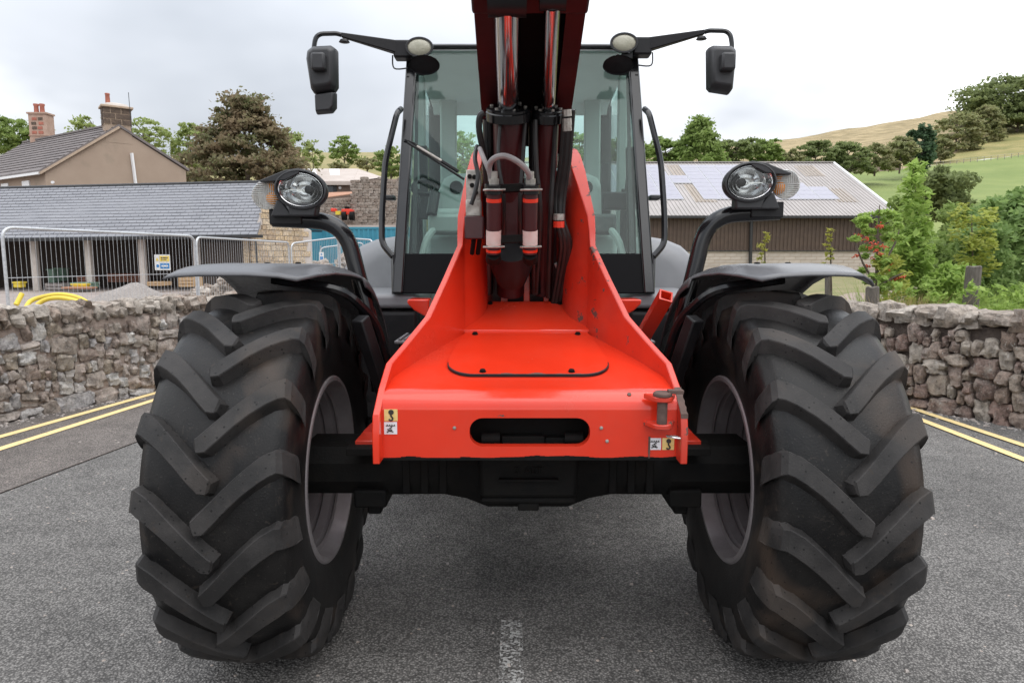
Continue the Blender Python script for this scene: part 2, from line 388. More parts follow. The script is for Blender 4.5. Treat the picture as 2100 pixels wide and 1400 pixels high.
for sx in (-1, 1):
    for xx in (0.30, 0.365, 0.43):
        MB().bb((sx*xx - .014, AY - .125, .586), (sx*xx + .014, AY + .10, .78)).build('axle_rib', MT['axle'], TH, 30, bevel=0.004)
    h = MB(); h.lathe([(0, .08), (0, .108), (.07, .112), (.10, .112), (.10, .10), (.16, .10)], (sx*.50, AY, .655), (sx, 0, 0), 26); h.build('axle_hub', MT['axle'], TH, 30)
    h = MB(); h.bb((sx*.50, AY-.13, .535), (sx*.615, AY+.09, .60)); h.bb((sx*.525, AY-.10, .50), (sx*.575, AY+.05, .54)); h.build('swivel_lower', MT['axle'], TH, 30, bevel=0.008)
    h = MB(); h.bb((sx*.493, AY-.15, .755), (sx*.60, AY+.06, .785)); h.build('axle_bracket', MT['red_worn'], TH, 30, bevel=0.003)
    h = MB(); h.prism([V(sx*.505, AY-.03, .785), V(sx*.60, AY-.03, .785), V(sx*.555, AY-.03, .83), V(sx*.505, AY-.03, .93)], (0, .02, 0)); h.build('gusset', MT['red_worn'], TH, 30)
    MB().bb((sx*.485, AY-.20, .745), (sx*.62, AY-.148, .772)).build('axle_pad', MT['axle'], TH, 30, bevel=0.003)
# raised casting letters on the housing
def text_mesh(txt, size, depth, name, mat, parent, M):
    cu = bpy.data.curves.new(name, 'FONT'); cu.body = txt; cu.size = size; cu.extrude = depth; cu.align_x = 'CENTER'; cu.resolution_u = 2
    to = bpy.data.objects.new(name, cu); COL.objects.link(to)
    bpy.context.view_layer.update(); dg = bpy.context.evaluated_depsgraph_get()
    me = bpy.data.meshes.new_from_object(to.evaluated_get(dg)); bpy.data.objects.remove(to); bpy.data.curves.remove(cu)
    me.transform(M); me.materials.clear(); o = link(name, me, mat, parent); return o
text_mesh('S  AET', 0.034, 0.004, 'cast_lettering', MT['axle'], dh, Matrix.Translation((0.0, 2.2265, 0.693)) @ Matrix.Rotation(R(90), 4, 'X'))

# ---------------------------------------------------------------- front frame: nose panel, hood, plates
def hoodz(y): return 0.998 + (y - 2.165) * 0.232
def hw(y):
    pts = [(2.08, .49), (2.165, .482), (2.30, .468), (2.70, .262), (2.95, .226), (3.3, .226)]
    if y <= pts[0][0]: return pts[0][1]
    for (a, b), (c, e) in zip(pts, pts[1:]):
        if y <= c: return b + (e - b) * (y - a) / (c - a)
    return .226
FY = 2.10
nose = MB()
zb, zt = .780, .940; sc, sh, sw, sr = .868, .046, .190, .042     # slot centre, half height, half width, corner radius
xs = [-sw + sr * (1 - math.cos(R(a))) for a in (0, 15, 30, 45, 60, 75, 90)]; xs = xs + [-x for x in reversed(xs)]
def slot_h(x):
    e = abs(x) - (sw - sr)
    return sh if e <= 0 else (sh - sr) + math.sqrt(max(sr*sr - e*e, 0))
W = .470
def q(a, b, c, e): nose.add([(a[0], FY, a[1]), (b[0], FY, b[1]), (c[0], FY, c[1]), (e[0], FY, e[1])], [(0, 1, 2, 3)])
for i in range(len(xs) - 1):
    a, b = xs[i], xs[i+1]
    q((a, zb), (b, zb), (b, sc - slot_h(b)), (a, sc - slot_h(a)))
    q((a, sc + slot_h(a)), (b, sc + slot_h(b)), (b, zt), (a, zt))
e0 = slot_h(-sw)
for s_ in (-1, 1):
    for z0, z1 in ((zb, sc - e0), (sc - e0, sc + e0), (sc + e0, zt)):
        q((s_ * W, z0), (s_ * sw, z0), (s_ * sw, z1), (s_ * W, z1))
# slot walls
ring = [(x, sc - slot_h(x)) for x in xs] + [(x, sc + slot_h(x)) for x in reversed(xs)]
nose.loft([[V(x, FY, z) for x, z in ring], [V(x, FY + .035, z) for x, z in ring]], cap=False)
# rounded brow and sloping deck
prof = [(FY, zt)] + [(FY + .062 * (1 - math.cos(R(a))) + 0.0, zt + .058 * math.sin(R(a))) for a in (20, 40, 60, 78)] + [(2.165, hoodz(2.165)), (2.30, hoodz(2.30)), (2.5, hoodz(2.5)), (2.70, hoodz(2.70))]
rows = []
for y, z in prof:
    h_ = W if y < 2.17 else hw(y) - .002
    rows.append([V(h_ * (2 * k / 12 - 1), y, z) for k in range(13)])
nose.loft(rows, cap=False, closed=False)
nose.add([(-W, FY, zb), (W, FY, zb), (W, FY + .25, zb - .01), (-W, FY + .25, zb - .01)], [(0, 1, 2, 3)])
import bmesh as _b
me = nose.mesh('nose_panel', 35); bm = _b.new(); bm.from_mesh(me); _b.ops.recalc_face_normals(bm, faces=bm.faces); bm.to_mesh(me); bm.free(); me.set_sharp_from_angle(angle=R(35))
nose_o = link('nose_panel', me, MT['red'], TH)
# what shows inside the slot
MB().bb((-.20, 2.22, .80), (.20, 2.24, .95)).build('slot_backing', MT['axle'], nose_o)
MB().bb((-.09, 2.165, .800), (.05, 2.20, .838)).bb((.052, 2.17, .800), (.12, 2.20, .832)).build('slot_bracket', MT['axle'], nose_o, bevel=.004)
for xx in (-.125, .145): MB().lathe([(-.03, .014), (-.03, .022), (.03, .022), (.03, .014)], (xx, 2.175, .828), (1, 0, 0), 14).build('slot_roller', MT['axle'], nose_o)
# bare primer / rub strip under the panel
st = MB(); NB = 60
for k in range(NB):
    x0 = -W + 2 * W * k / NB; x1 = x0 + 2 * W / NB * 1.02
    hgt = .006 + .007 * max(0, mnoise.noise(V(x0 * 23, 1.3, 0))) + .012 * max(0, mnoise.noise(V(x0 * 9, 7.3, 0)))
    st.bb((x0, FY - .0015, zb - .002), (x1, FY + .004, zb + hgt))
tag(st.build('chipped_lower_edge', MT['axle'], nose_o, 0, recalc=False), kind='stuff')
# rivets and holes
for px, py in ((932, 877), (1233, 877), (1245, 904)):
    p = P(px, py, FY); MB().lathe([(0, .006), (-.004, .005), (-.005, .002)], p, (0, 1, 0), 12).build('rivet', MT['steel'], nose_o)
# weld seam on the right of the nose
MB().bb((.375, FY - .002, .785), (.379, FY + .002, .80)).bb((.374, FY-.0025, .80), (.380, FY+.002, .855)).build('scratch', MT['rust'], nose_o)
ch = MB()
for (px, py, r_) in ((1290, 808, .007), (1296, 813, .009), (1301, 818, .008)):
    p = P(px, py, 2.125); ch.lathe([(-.0030, .0001), (-.0022, r_), (.01, r_)], V(p.x, 2.122, p.z), (0, .6, -.8), 7)
ch.build('paint_chip', MT['rust'], nose_o, 0)

# lid with rounded front corners
lid = MB(); pl = []
for x, y in [(-.235, 2.70), (-.262, 2.55), (-.280, 2.40)] + [(-.185 - .095 * math.cos(R(a)), 2.355 - .105 * math.sin(R(a))) for a in range(0, 91, 10)]:
    pl.append((x, y))
pl = pl + [(-x, y) for x, y in reversed(pl)]
lid.loft([[V(x, y, hoodz(y) + .001) for x, y in pl], [V(x, y, hoodz(y) + .009) for x, y in pl]])
lid_o = lid.build('deck_lid', MT['red'], TH, 30)
seal = MB(); edge = [p_ for p_ in pl if p_[1] < 2.40]
rag = [.004 + .009 * max(0, mnoise.noise(V(p_[0] * 14, 3, 0)) + .25) * (1 if p_[1] < 2.26 else .2) for p_ in edge]
ee = []
for (x, y), r_ in zip(edge, rag): ee.append((V(x * 1.003, y - .002, hoodz(y) + .0015), V(x * 1.003, y - .002, hoodz(y - .002) + .0095), V(x * .992, y + r_ * .6, hoodz(y + r_ * .6) + .0105)))
# subdivide the straight front edge so that the wear is ragged
xf = sorted([e_[0] for e_ in edge if abs(e_[1] - 2.25) < .002])
seal.loft([list(t3) for t3 in ee], cap=False, closed=False)
seal.build('lid_worn_edge', MT['black'], lid_o, 30)
fr = MB(); K = 40
for k in range(K):
    x0 = -.185 + .37 * k / K; x1 = x0 + .37 / K
    w_ = .004 + .016 * max(0, mnoise.noise(V(x0 * 19, 5.1, 0)) * 1.2 + .15)
    y0 = 2.2475
    fr.add([(x0, y0, hoodz(y0) + .0105), (x1, y0, hoodz(y0) + .0105), (x1, y0 + w_, hoodz(y0 + w_) + .0100), (x0, y0 + w_, hoodz(y0 + w_) + .0100)], [(0, 1, 2, 3)])
fr.build('lid_chips', MT['rust'], lid_o, 0, recalc=False)['kind'] = 'stuff'
# upper cover
cv = MB()
c0, c1_ = 2.675, 2.95
cz0, cz1 = hoodz(2.675) + .016, 1.228
cv.hexa([V(-.258, c0, cz0 - .012), V(.258, c0, cz0 - .012), V(.228, c1_, cz1 - .012), V(-.228, c1_, cz1 - .012), V(-.258, c0, cz0), V(.258, c0, cz0), V(.228, c1_, cz1), V(-.228, c1_, cz1)])
cv_o = cv.build('upper_cover', MT['red'], TH, 30, bevel=.004)
def bolt(p, up, r=.010):
    MB().lathe([(0, r * 1.25), (.002, r * 1.25), (.002, r), (.009, r * .9), (.010, 0.001)], p, up, 8).build('bolt', MT['axle'], TH, 30)
nrm = Vector((0, -.232, 1)).normalized(); nrc = Vector((0, -(cz1 - cz0) / (c1_ - c0), 1)).normalized()
for x in (-.20, .20):
    y = 2.645; bolt(V(x, y, hoodz(y) + .008), nrm)
for x in (-.150, .150):
    y = 2.925; bolt(V(x, y, cz0 + (y - c0) / (c1_ - c0) * (cz1 - cz0) - .001), nrc)
for x in (-.155, .145):
    y = 2.275; bolt(V(x, y, hoodz(y) + .008), nrm)

# side plates: polyline in plan, top edge measured from the photograph
tops = [(763, 900, 2.055), (764, 850, 2.07), (776, 795, 2.14), (791, 745, 2.245), (830, 699, 2.36), (871, 649, 2.475), (908, 570, 2.58), (938, 502, 2.675), (938, 470, 2.69), (939, 440, 2.705), (948, 395, 2.74), (957, 350, 2.785), (966, 318, 2.83), (972, 307, 2.88), (975, 305, 2.95), (982, 312, 3.05), (985, 330, 3.12)]
for s_ in (-1, 1):
    mb = MB(); rows = []
    for i, (px, py, y) in enumerate(tops):
        p = P(px, py, y); xo = abs(p.x); th_ = .022 if y < 2.68 else .022 + .030 * min(1, (y - 2.68) / .10)
        zbt = .778 if y < 2.11 else (.785 if y < 2.2 else hoodz(y) - .06)
        if i == 0: p.z = .865
        o_, i_ = s_ * xo, s_ * (xo - th_)
        rows.append([V(o_, y, zbt), V(o_, y, p.z), V(i_, y, p.z), V(i_, y, zbt)])
    mb.loft(rows); 
    pl_o = mb.build('side_plate', MT['red_worn' if s_ > 0 else 'red'], TH, 30, bevel=.003)
MB().bb((-.20, 3.14, .95), (.20, 3.18, 1.75)).build('tower_back', MT['shade_red'], TH)
MB().bb((-.215, 2.96, .9), (.215, 3.12, 1.14)).build('tower_floor', MT['black'], TH)
for x0, x1 in ((-.105, -.075), (-.005, .022), (.082, .105)): MB().bb((x0, 2.99, 1.1), (x1, 3.06, 1.36)).build('tower_rib', MT['red'], TH, bevel=.003)
# rubbed bare strip on the front edge of the right plate
rub = MB(); rows = []
for k in range(9):
    f = k / 8; px_, py_, y_ = 776 + (764 - 776) * f, 795 + (850 - 795) * f, 2.14 + (2.07 - 2.14) * f
    if f < .0: continue
    p = P(px_, py_, y_); xo = abs(p.x) + .001; rows.append([V(xo - .003 * (k % 2), y_ - .002, p.z + .0025), V(xo - .022, y_ - .002, p.z + .0025), V(xo - .022, y_ - .0035, p.z - .012), V(xo, y_ - .0035, p.z - .012)])
rub.loft(rows).build('rubbed_edge', MT['rust'], TH, 30)
# weld beads along the deck
for s_ in (-1, 1):
    MB().tube([V(s_ * (hw(y) - .004), y, hoodz(y) + .002 + .0015 * math.sin(y * 180)) for y in np.linspace(2.17, 2.66, 60)], .0065, 6).build('weld_bead', MT['red'], TH, 60)

# pin and pin brackets on the right of the nose
pc = P(1357, 850, 2.06)
MB().lathe([(-.042, .016), (.045, .016)], (pc.x, 2.055, pc.z), (0, 0, 1), 16).build('pin', MT['rust'], TH)
for zz_, w_ in ((pc.z + .043, .034), (pc.z - .043, .031)):
    mb = MB(); poly = [V(pc.x + .05, 2.10, zz_), V(pc.x - .05, 2.10, zz_)] + [V(pc.x + w_ * math.cos(R(a)), 2.06 + w_ * math.sin(R(a)) * .9, zz_) for a in range(180, 361, 20)]
    mb.prism(poly, (0, 0, .016)); mb.build('pin_bracket', MT['red_worn'], TH, 30, bevel=.003)
MB().lathe([(0, .029), (.010, .029), (.014, .024)], (pc.x, 2.055, pc.z + .059), (0, 0, 1), 20).bb((pc.x + .015, 2.04, pc.z + .068), (pc.x + .062, 2.065, pc.z + .080)).build('pin_head', MT['rust'], TH, 30, bevel=.002)
MB().tube(fillet([V(pc.x + .015, 2.045, pc.z - .066), V(pc.x + .055, 2.03, pc.z - .068), V(pc.x + .055, 2.05, pc.z - .066), V(pc.x + .015, 2.06, pc.z - .066)], .01, 4), .0025, 6).build('pin_clip', MT['chrome'], TH)
# stickers
def sticker(px0, py0, px1, py1, mat, kind):
    a = P(px0, py1, FY - .002); b = P(px1, py0, FY - .002)
    s = MB().bb((a.x, FY - .0018, a.z), (b.x, FY - .0006, b.z)).build('sticker', MT[mat], nose_o, 0)
    cx_, w_, h_ = (a.x + b.x) / 2, b.x - a.x, b.z - a.z; y_ = FY - .003
    ink = MB()
    if kind == 'hook':
        ink.lathe([(-.001, w_ * .2), (.0, w_ * .2)], (cx_ + .001, y_, a.z + h_ * .76), (0, 1, 0), 16)
        pts = [V(cx_, y_, a.z + h_ * .55), V(cx_ + .001, y_, a.z + h_ * .42)] + [V(cx_ + w_ * .14 * math.cos(R(t)), y_, a.z + h_ * .22 + w_ * .14 * math.sin(R(t))) for t in range(60, -190, -25)]
        ink.tube(pts, .0028, 5)
    else:
        ink.bb((cx_ - w_ * .36, y_, a.z + h_ * .66), (cx_ + w_ * .36, y_ + .001, a.z + h_ * .72))
        for dx in (-.28, -.1, .08, .26): ink.bb((cx_ + dx * w_, y_, a.z + h_ * .73), (cx_ + dx * w_ + .003, y_ + .001, a.z + h_ * .80))
        ink.tube([V(cx_ + w_ * .12, y_, a.z + h_ * .6), V(cx_ - w_ * .1, y_, a.z + h_ * .48), V(cx_ + w_ * .1, y_, a.z + h_ * .36), V(cx_ - w_ * .28, y_, a.z + h_ * .18)], .0022, 5)
        ink.tube([V(cx_ - w_ * .25, y_, a.z + h_ * .42), V(cx_, y_, a.z + h_ * .27), V(cx_ + w_ * .22, y_, a.z + h_ * .2)], .0018, 5)
    ink.build('print', MT['ink'], s, 0)
sticker(788, 839, 815, 863, 'sticker_yellow', 'hook'); sticker(788, 865, 814, 890, 'sticker_white', 'chain')
sticker(1330, 898, 1356, 922, 'sticker_white', 'chain'); sticker(1358, 898, 1383, 922, 'sticker_yellow', 'hook')

# ---------------------------------------------------------------- boom
A = V(0, 3.06, P(1076, 318, 3.06).z); B = V(0, 2.2, P(1076, 0, 2.2).z)
bd = (B - A).normalized(); bn = Vector((0, -bd.z, bd.y)) * -1
if bn.z < 0: bn = -bn                     # boom's upper normal
bw = .169
def BP(x, along, up): return A + bd * along + bn * up + V(x, 0, 0)
LB = 1.9
bo = MB()
for s_ in (-1, 1):
    bo.hexa([BP(s_*bw, -.12, 0), BP(s_*(bw-.022), -.12, 0), BP(s_*(bw-.022), LB, 0), BP(s_*bw, LB, 0), BP(s_*bw, -.12, .34), BP(s_*(bw-.022), -.12, .34), BP(s_*(bw-.022), LB, .34), BP(s_*bw, LB, .34)])
    bo.hexa([BP(s_*(bw-.055), .02, -.004), BP(s_*(bw+.006), .02, -.004), BP(s_*(bw+.006), LB, -.004), BP(s_*(bw-.055), LB, -.004), BP(s_*(bw-.055), .02, .014), BP(s_*(bw+.006), .02, .014), BP(s_*(bw+.006), LB, .014), BP(s_*(bw-.055), LB, .014)])
bo.hexa([BP(-bw, -.12, .34), BP(bw, -.12, .34), BP(bw, LB, .34), BP(-bw, LB, .34), BP(-bw, -.12, .36), BP(bw, -.12, .36), BP(bw, LB, .36), BP(-bw, LB, .36)])
boom = bo.build('boom', MT['shade_boom_red'], TH, 30, recalc=False)
MB().hexa([BP(-bw+.024, -.10, .10), BP(bw-.024, -.10, .10), BP(bw-.024, LB, .10), BP(-bw+.024, LB, .10), BP(-bw+.024, -.10, .12), BP(bw-.024, -.10, .12), BP(bw-.024, LB, .12), BP(-bw+.024, LB, .12)]).build('boom_underside', MT['axle'], boom)
# cross member where the rods pin to the boom
e_ = (B - A).length
cm = MB().hexa([BP(-bw-.012, e_ - .05, -.012), BP(bw+.012, e_ - .05, -.012), BP(bw+.012, e_ + .22, -.012), BP(-bw-.012, e_ + .22, -.012), BP(-bw-.012, e_ - .05, .16), BP(bw+.012, e_ - .05, .16), BP(bw+.012, e_ + .22, .16), BP(-bw-.012, e_ + .22, .16)])
cm.build('boom_cross_member', MT['shade_boom_red'], boom, 30, bevel=.008)
# cylinders
def cyl(a, b, r, name, mat, parent=TH, n=64, caps=0):
    a = Vector(a); b = Vector(b); l = (b - a).length
    return MB().lathe([(0, r), (l, r)], a, b - a, n).build(name, mat, parent, 40)
r1a, r1b = P(1043, 228, 2.66), P(1040, 10, 2.16)
r2a, r2b = P(1124, 232, 2.68), P(1133, 10, 2.18)
b1b, b2b = P(1047, 600, 2.98), P(1112, 600, 3.0)
L1 = cyl(b1b, r1a, .060, 'lift_cylinder', MT['shade_red']); L2 = cyl(b2b, r2a, .042, 'extension_cylinder', MT['shade_red'])
cyl(r1a - (r1b - r1a) * .04, r1b, .041, 'rod', MT['chrome'], L1); cyl(r2a - (r2b - r2a) * .04, r2b, .026, 'rod', MT['chrome'], L2)
for (a, dr, r_, par) in ((r1a, (r1a - b1b), .086, L1), (r2a, (r2a - b2b), .062, L2)):
    dr = dr.normalized()
    MB().lathe([(-.035, r_ * .86), (-.03, r_), (.0, r_), (.005, r_ * .95), (.005, r_ * .97), (.012, r_ * .97), (.016, r_ * .90), (.016, r_ * .5)], a, dr, 32).build('gland', MT['gloss_black'], par, 30)
    for k in range(6):
        an = 2 * math.pi * k / 6; u_ = dr.orthogonal().normalized(); v_ = dr.cross(u_)
        MB().lathe([(0, .007), (.008, .007)], a + dr * .014 + (u_ * math.cos(an) + v_ * math.sin(an)) * r_ * .75, dr, 6).build('gland_bolt', MT['steel'], par, 30)
# rod eyes
for p_, r_, par in ((r1b, .058, L1), (r2b, .04, L2)):
    MB().lathe([(-r_, r_), (r_, r_)], p_ + V(0, -.01, .02), (1, 0, 0), 20).build('rod_eye', MT['black'], par, 30)
# front pair of levelling cylinders
for px in (1013, 1088):
    top = P(px, 384, 2.50); bot = P(px - 1, 520, 2.56); dd = (bot - top); ln = dd.length
    c_ = MB().lathe([(0, .026), (ln, .026)], top, dd, 22).build('levelling_cylinder', MT['shade_red'], TH, 40)
    MB().lathe([(-.012, .024), (-.010, .034), (.022, .034), (.024, .028)], top, dd, 22).build('end_cap', MT['gloss_black'], c_, 30)
    for f0, f1 in ((.16, .215), (.93, .97)): MB().lathe([(ln * f0, .028), (ln * f1, .028)], top, dd, 22).build('red_ring', MT['red'], c_, 30)
    MB().lathe([(ln * .64, .0275), (ln * .86, .0275)], top, dd, 22).build('paper_label', MT['label'], c_, 30)
    for f0 in (.05, .90):
        q_ = top + dd * f0; MB().tube([q_ + V(-.036, -.02, 0), q_ + V(-.02, -.036, 0), q_ + V(.02, -.036, 0), q_ + V(.04, -.02, .002)], .004, 6).build('clamp', MT['steel'], c_)
    MB().lathe([(-.055, .012), (-.03, .013), (-.03, .018), (-.006, .018)], top, dd, 8).build('hose_fitting', MT['steel'], c_, 30)
    lowr = P(px, 560, 2.75); MB().lathe([(0, .026), (.05, .030)], bot, lowr - bot, 16).build('cylinder_foot', MT['axle'], c_, 30)
cc = MB().tube(curve_pts([P(1010, 372, 2.5), P(1003, 345, 2.48), P(1012, 326, 2.45), P(1035, 320, 2.44), P(1062, 332, 2.44), P(1082, 352, 2.46), P(1086, 374, 2.5)], 8), .0105, 10).build('hydraulic_hose', MT['hose'], TH)
MB().tube(curve_pts([P(984, 305, 2.6), P(992, 325, 2.52), P(1003, 352, 2.5), P(1006, 372, 2.5)], 6), .009, 8).build('hydraulic_hose', MT['hose'], TH)
MB().tube(curve_pts([P(978, 300, 2.66), P(974, 325, 2.58), P(980, 360, 2.56), P(974, 395, 2.55), P(966, 420, 2.55)], 6), .008, 8).build('hydraulic_hose', MT['rubber_hose'], TH)
# centre member between the cylinders
MB().beam(P(1050, 250, 2.72), P(1049, 560, 2.80), .05, .03, (0, -1, 0)).build('centre_link', MT['shade_red'], TH, bevel=.004)
for y_ in (388, 492): MB().beam(P(1013, y_, 2.56), P(1088, y_ - 4, 2.56), .03, .03).build('cylinder_clamp', MT['axle'], TH, bevel=.003)
MB().lathe([(0, .075), (.08, .085), (.16, .06)], P(1049, 512, 2.72), P(1049, 590, 2.85) - P(1049, 512, 2.72), 18).build('lower_knuckle', MT['black'], TH)
# valve block on the left cheek
vb = MB().bb(P(956, 412, 2.60), P(986, 352, 2.66)).build('valve_block', MT['steel'], TH, bevel=.004)
for px, py in ((963, 362), (973, 363), (968, 380), (976, 395)):
    MB().lathe([(-.012, .007), (0, .009)], P(px, py, 2.597), (0, 1, 0), 10).build('valve_plug', MT['axle'], vb)
MB().bb(P(955, 445, 2.595), P(988, 412, 2.67)).build('valve_body', MT['steel'], vb, bevel=.006)
MB().bb(P(953, 490, 2.585), P(993, 446, 2.68)).build('solenoid_box', MT['shade_red'], vb, bevel=.004)
for px in (972, 984): MB().tube([P(px, 488, 2.63), P(px - 4, 520, 2.68)], .009, 8).build('cable', MT['axle'], vb)
# hose bundle on the right
for k, (dx, rr_) in enumerate(((0, .012), (9, .010), (-8, .010), (4, .009))):
    MB().tube(curve_pts([P(1166 + dx, 225, 2.62), P(1158 + dx, 330, 2.70), P(1148 + dx, 400, 2.75), P(1148 + dx * .8, 450, 2.76), P(1160 + dx, 500, 2.78), P(1152 + dx, 560, 2.86), P(1140 + dx * .8, 625, 2.94)], 8), rr_, 8).build('hydraulic_hose', MT['rubber_hose'], TH)
MB().tube(curve_pts([P(1140, 540, 2.85), P(1160, 590, 2.9), P(1172, 625, 2.95)], 6), .008, 8).build('hydraulic_hose', MT['hose'], TH)
for y_ in (232, 250, 262): MB().lathe([(-.012, .017), (.012, .017)], P(1163, y_, 2.60), (0.1, .2, -1), 8).build('hose_union', MT['steel'], TH, 30)
for y_ in (445, 460): MB().lathe([(-.012, .022), (.012, .022)], P(1146, y_, 2.72), (0, .1, -1), 10).build('hose_clamp', MT['steel' if y_ < 450 else 'red'], TH, 30)
for a_, b_, c_, d_, rr_ in (((1078, 240, 2.64), (1072, 330, 2.66), (1066, 430, 2.68), (1070, 560, 2.82), .008), ((1098, 246, 2.64), (1100, 340, 2.66), (1108, 440, 2.7), (1100, 600, 2.9), .009), ((1026, 250, 2.62), (1022, 330, 2.60), (1034, 420, 2.62), (1030, 560, 2.8), .007), ((1140, 250, 2.66), (1134, 350, 2.70), (1128, 460, 2.74), (1124, 610, 2.92), .010)):
    MB().tube(curve_pts([P(*a_), P(*b_), P(*c_), P(*d_)], 6), rr_, 7).build('hydraulic_hose', MT['rubber_hose'], TH)
MB().tube(curve_pts([P(992, 232, 2.60), P(984, 240, 2.60), P(983, 270, 2.62), P(994, 330, 2.68), P(1000, 400, 2.75)], 6), .012, 8).build('hydraulic_hose', MT['rubber_hose'], TH)
for px, x2 in ((1003, 1000), (1096, 1098)): cyl(P(px, 245, 2.70), P(x2, 600, 2.96), .024, 'pipe', MT['gloss_black'])

# ---------------------------------------------------------------- cab
CB, CTp = 3.35, 3.85                      # windscreen base / top depth
zB, zS, zT = 1.24, 1.436, 2.545
def front(x, z):
    """point on the raked front plane of the cab"""
    return V(x, CB + (z - zB) / (zT - zB) * (CTp - CB), z)
cab = MB()
CBK = 4.95
for s_ in (-1, 1):
    xb, xt = .648, .624
    def colm(a, b, w_, dpt, m=cab):
        m.hexa([a, a + V(-s_*w_, 0, 0), a + V(-s_*w_, dpt, 0), a + V(0, dpt, 0), b, b + V(-s_*w_, 0, 0), b + V(-s_*w_, dpt, 0), b + V(0, dpt, 0)] if s_ > 0 else
               [a + V(w_, 0, 0), a, a + V(0, dpt, 0), a + V(w_, dpt, 0), b + V(w_, 0, 0), b, b + V(0, dpt, 0), b + V(w_, dpt, 0)])
    colm(front(s_*xb, zB), front(s_*xt, zT), .058, .07)
    colm(V(s_*xb, 4.15, zB), V(s_*xt, 4.15, zT), .05, .06)
    colm(V(s_*xb, CBK - .07, 1.0), V(s_*xt, CBK - .12, zT), .09, .08)
    cab.hexa([V(s_*xb - .01, CB + .06, .80), V(s_*xb + .01, CB + .06, .80), V(s_*xb + .01, CBK, .80), V(s_*xb - .01, CBK, .80), V(s_*xb - .01, CB + .06, 1.44), V(s_*xb + .01, CB + .06, 1.44), V(s_*xb + .01, CBK, 1.44), V(s_*xb - .01, CBK, 1.44)])
cab.hexa([V(-.64, CBK - .04, .8), V(.64, CBK - .04, .8), V(.64, CBK, .8), V(-.64, CBK, .8), V(-.64, CBK - .04, 1.5), V(.64, CBK - .04, 1.5), V(.64, CBK, 1.5), V(-.64, CBK, 1.5)])
cab_o = cab.build('cab_frame', MT['gloss_black'], TH, 30, bevel=.010, recalc=False)
pn = MB(); a0, a1 = front(-.60, zB), front(-.60, zS)
pn.hexa([V(-.60, a0.y + .012, zB), V(.60, a0.y + .012, zB), V(.60, a0.y + .05, zB), V(-.60, a0.y + .05, zB), V(-.60, a1.y + .012, zS), V(.60, a1.y + .012, zS), V(.60, a1.y + .05, zS), V(-.60, a1.y + .05, zS)])
pn.build('lower_cab_panel', MT['satin_black'], cab_o, 30, bevel=.006)
MB().hexa([front(-.59, zS - .02) + V(0, .02, 0), front(.59, zS - .02) + V(0, .02, 0), front(.59, zS - .02) + V(0, .026, 0), front(-.59, zS - .02) + V(0, .026, 0), front(-.57, zT) + V(0, .02, 0), front(.57, zT) + V(0, .02, 0), front(.57, zT) + V(0, .026, 0), front(-.57, zT) + V(0, .026, 0)]).build('windscreen', MT['windscreen'], cab_o, 0)
# black edge band of the glass
for s_ in (-1, 1):
    MB().hexa([front(s_*.560 if s_ < 0 else .535, zS) + V(0, .030, 0), front(s_*.535 if s_ < 0 else .560, zS) + V(0, .030, 0), front(s_*.535 if s_ < 0 else .560, zS) + V(0, .036, 0), front(s_*.560 if s_ < 0 else .535, zS) + V(0, .036, 0)] +
              [front(s_*.575 if s_ < 0 else .562, zT) + V(0, .030, 0), front(s_*.562 if s_ < 0 else .575, zT) + V(0, .030, 0), front(s_*.562 if s_ < 0 else .575, zT) + V(0, .036, 0), front(s_*.575 if s_ < 0 else .562, zT) + V(0, .036, 0)]).build('glass_edge_band', MT['black'], cab_o, 0)
rf = MB(); rp = [(3.84, 2.540), (3.84, 2.552), (3.90, 2.575), (4.4, 2.60), (4.95, 2.57), (4.98, 2.50), (4.95, 2.47), (4.4, 2.52), (3.90, 2.534)]
rf.prism([V(-.615, y, z) for y, z in rp], (1.23, 0, 0)); rf.build('roof', MT['black'], cab_o, 30, bevel=.004)
MB().hexa([V(-.60, 3.865, 2.528), V(.60, 3.865, 2.528), V(.60, 4.86, 2.44), V(-.60, 4.86, 2.44), V(-.60, 3.865, 2.536), V(.60, 3.865, 2.536), V(.60, 4.86, 2.465), V(-.60, 4.86, 2.465)]).build('headliner', MT['headliner'], cab_o, 0)
MB().hexa([V(-.59, 4.80, 2.385), V(.59, 4.80, 2.385), V(.59, 4.84, 2.385), V(-.59, 4.84, 2.385), V(-.59, 4.74, 2.46), V(.59, 4.74, 2.46), V(.59, 4.84, 2.46), V(-.59, 4.84, 2.46)]).build('rear_header', MT['headliner'], cab_o, 0)
for s_ in (-1, 1):
    gs = MB().hexa([V(s_*.630, CB + .12, 1.44), V(s_*.634, CB + .12, 1.44), V(s_*.634, CBK - .1, 1.44), V(s_*.630, CBK - .1, 1.44), V(s_*.608, CTp + .08, 2.50), V(s_*.612, CTp + .08, 2.50), V(s_*.612, CBK - .15, 2.50), V(s_*.608, CBK - .15, 2.50)])
    gs.build('side_window', MT['windscreen'], cab_o, 0)
    # light inner pillars seen through the glass
    for x0, x1, y_ in ((.435, .545, 4.72), (.575, .632, 4.16)):
        MB().hexa([V(s_*x0, y_, 1.5), V(s_*x1, y_, 1.5), V(s_*x1, y_ + .05, 1.5), V(s_*x0, y_ + .05, 1.5), V(s_*(x0 - .01), y_ - .03, 2.47), V(s_*(x1 - .01), y_ - .03, 2.47), V(s_*(x1 - .01), y_ + .02, 2.47), V(s_*(x0 - .01), y_ + .02, 2.47)]).build('rear_pillar', MT['cabgrey'], cab_o, 30, bevel=.012)
MB().bb((-.58, CBK - .07, 1.5), (.58, CBK - .066, 2.40)).build('rear_window', MT['windscreen'], cab_o, 0)
MB().bb((-.60, CB + .1, 1.0), (.60, CBK - .05, 1.06)).build('cab_floor', MT['seat'], cab_o)
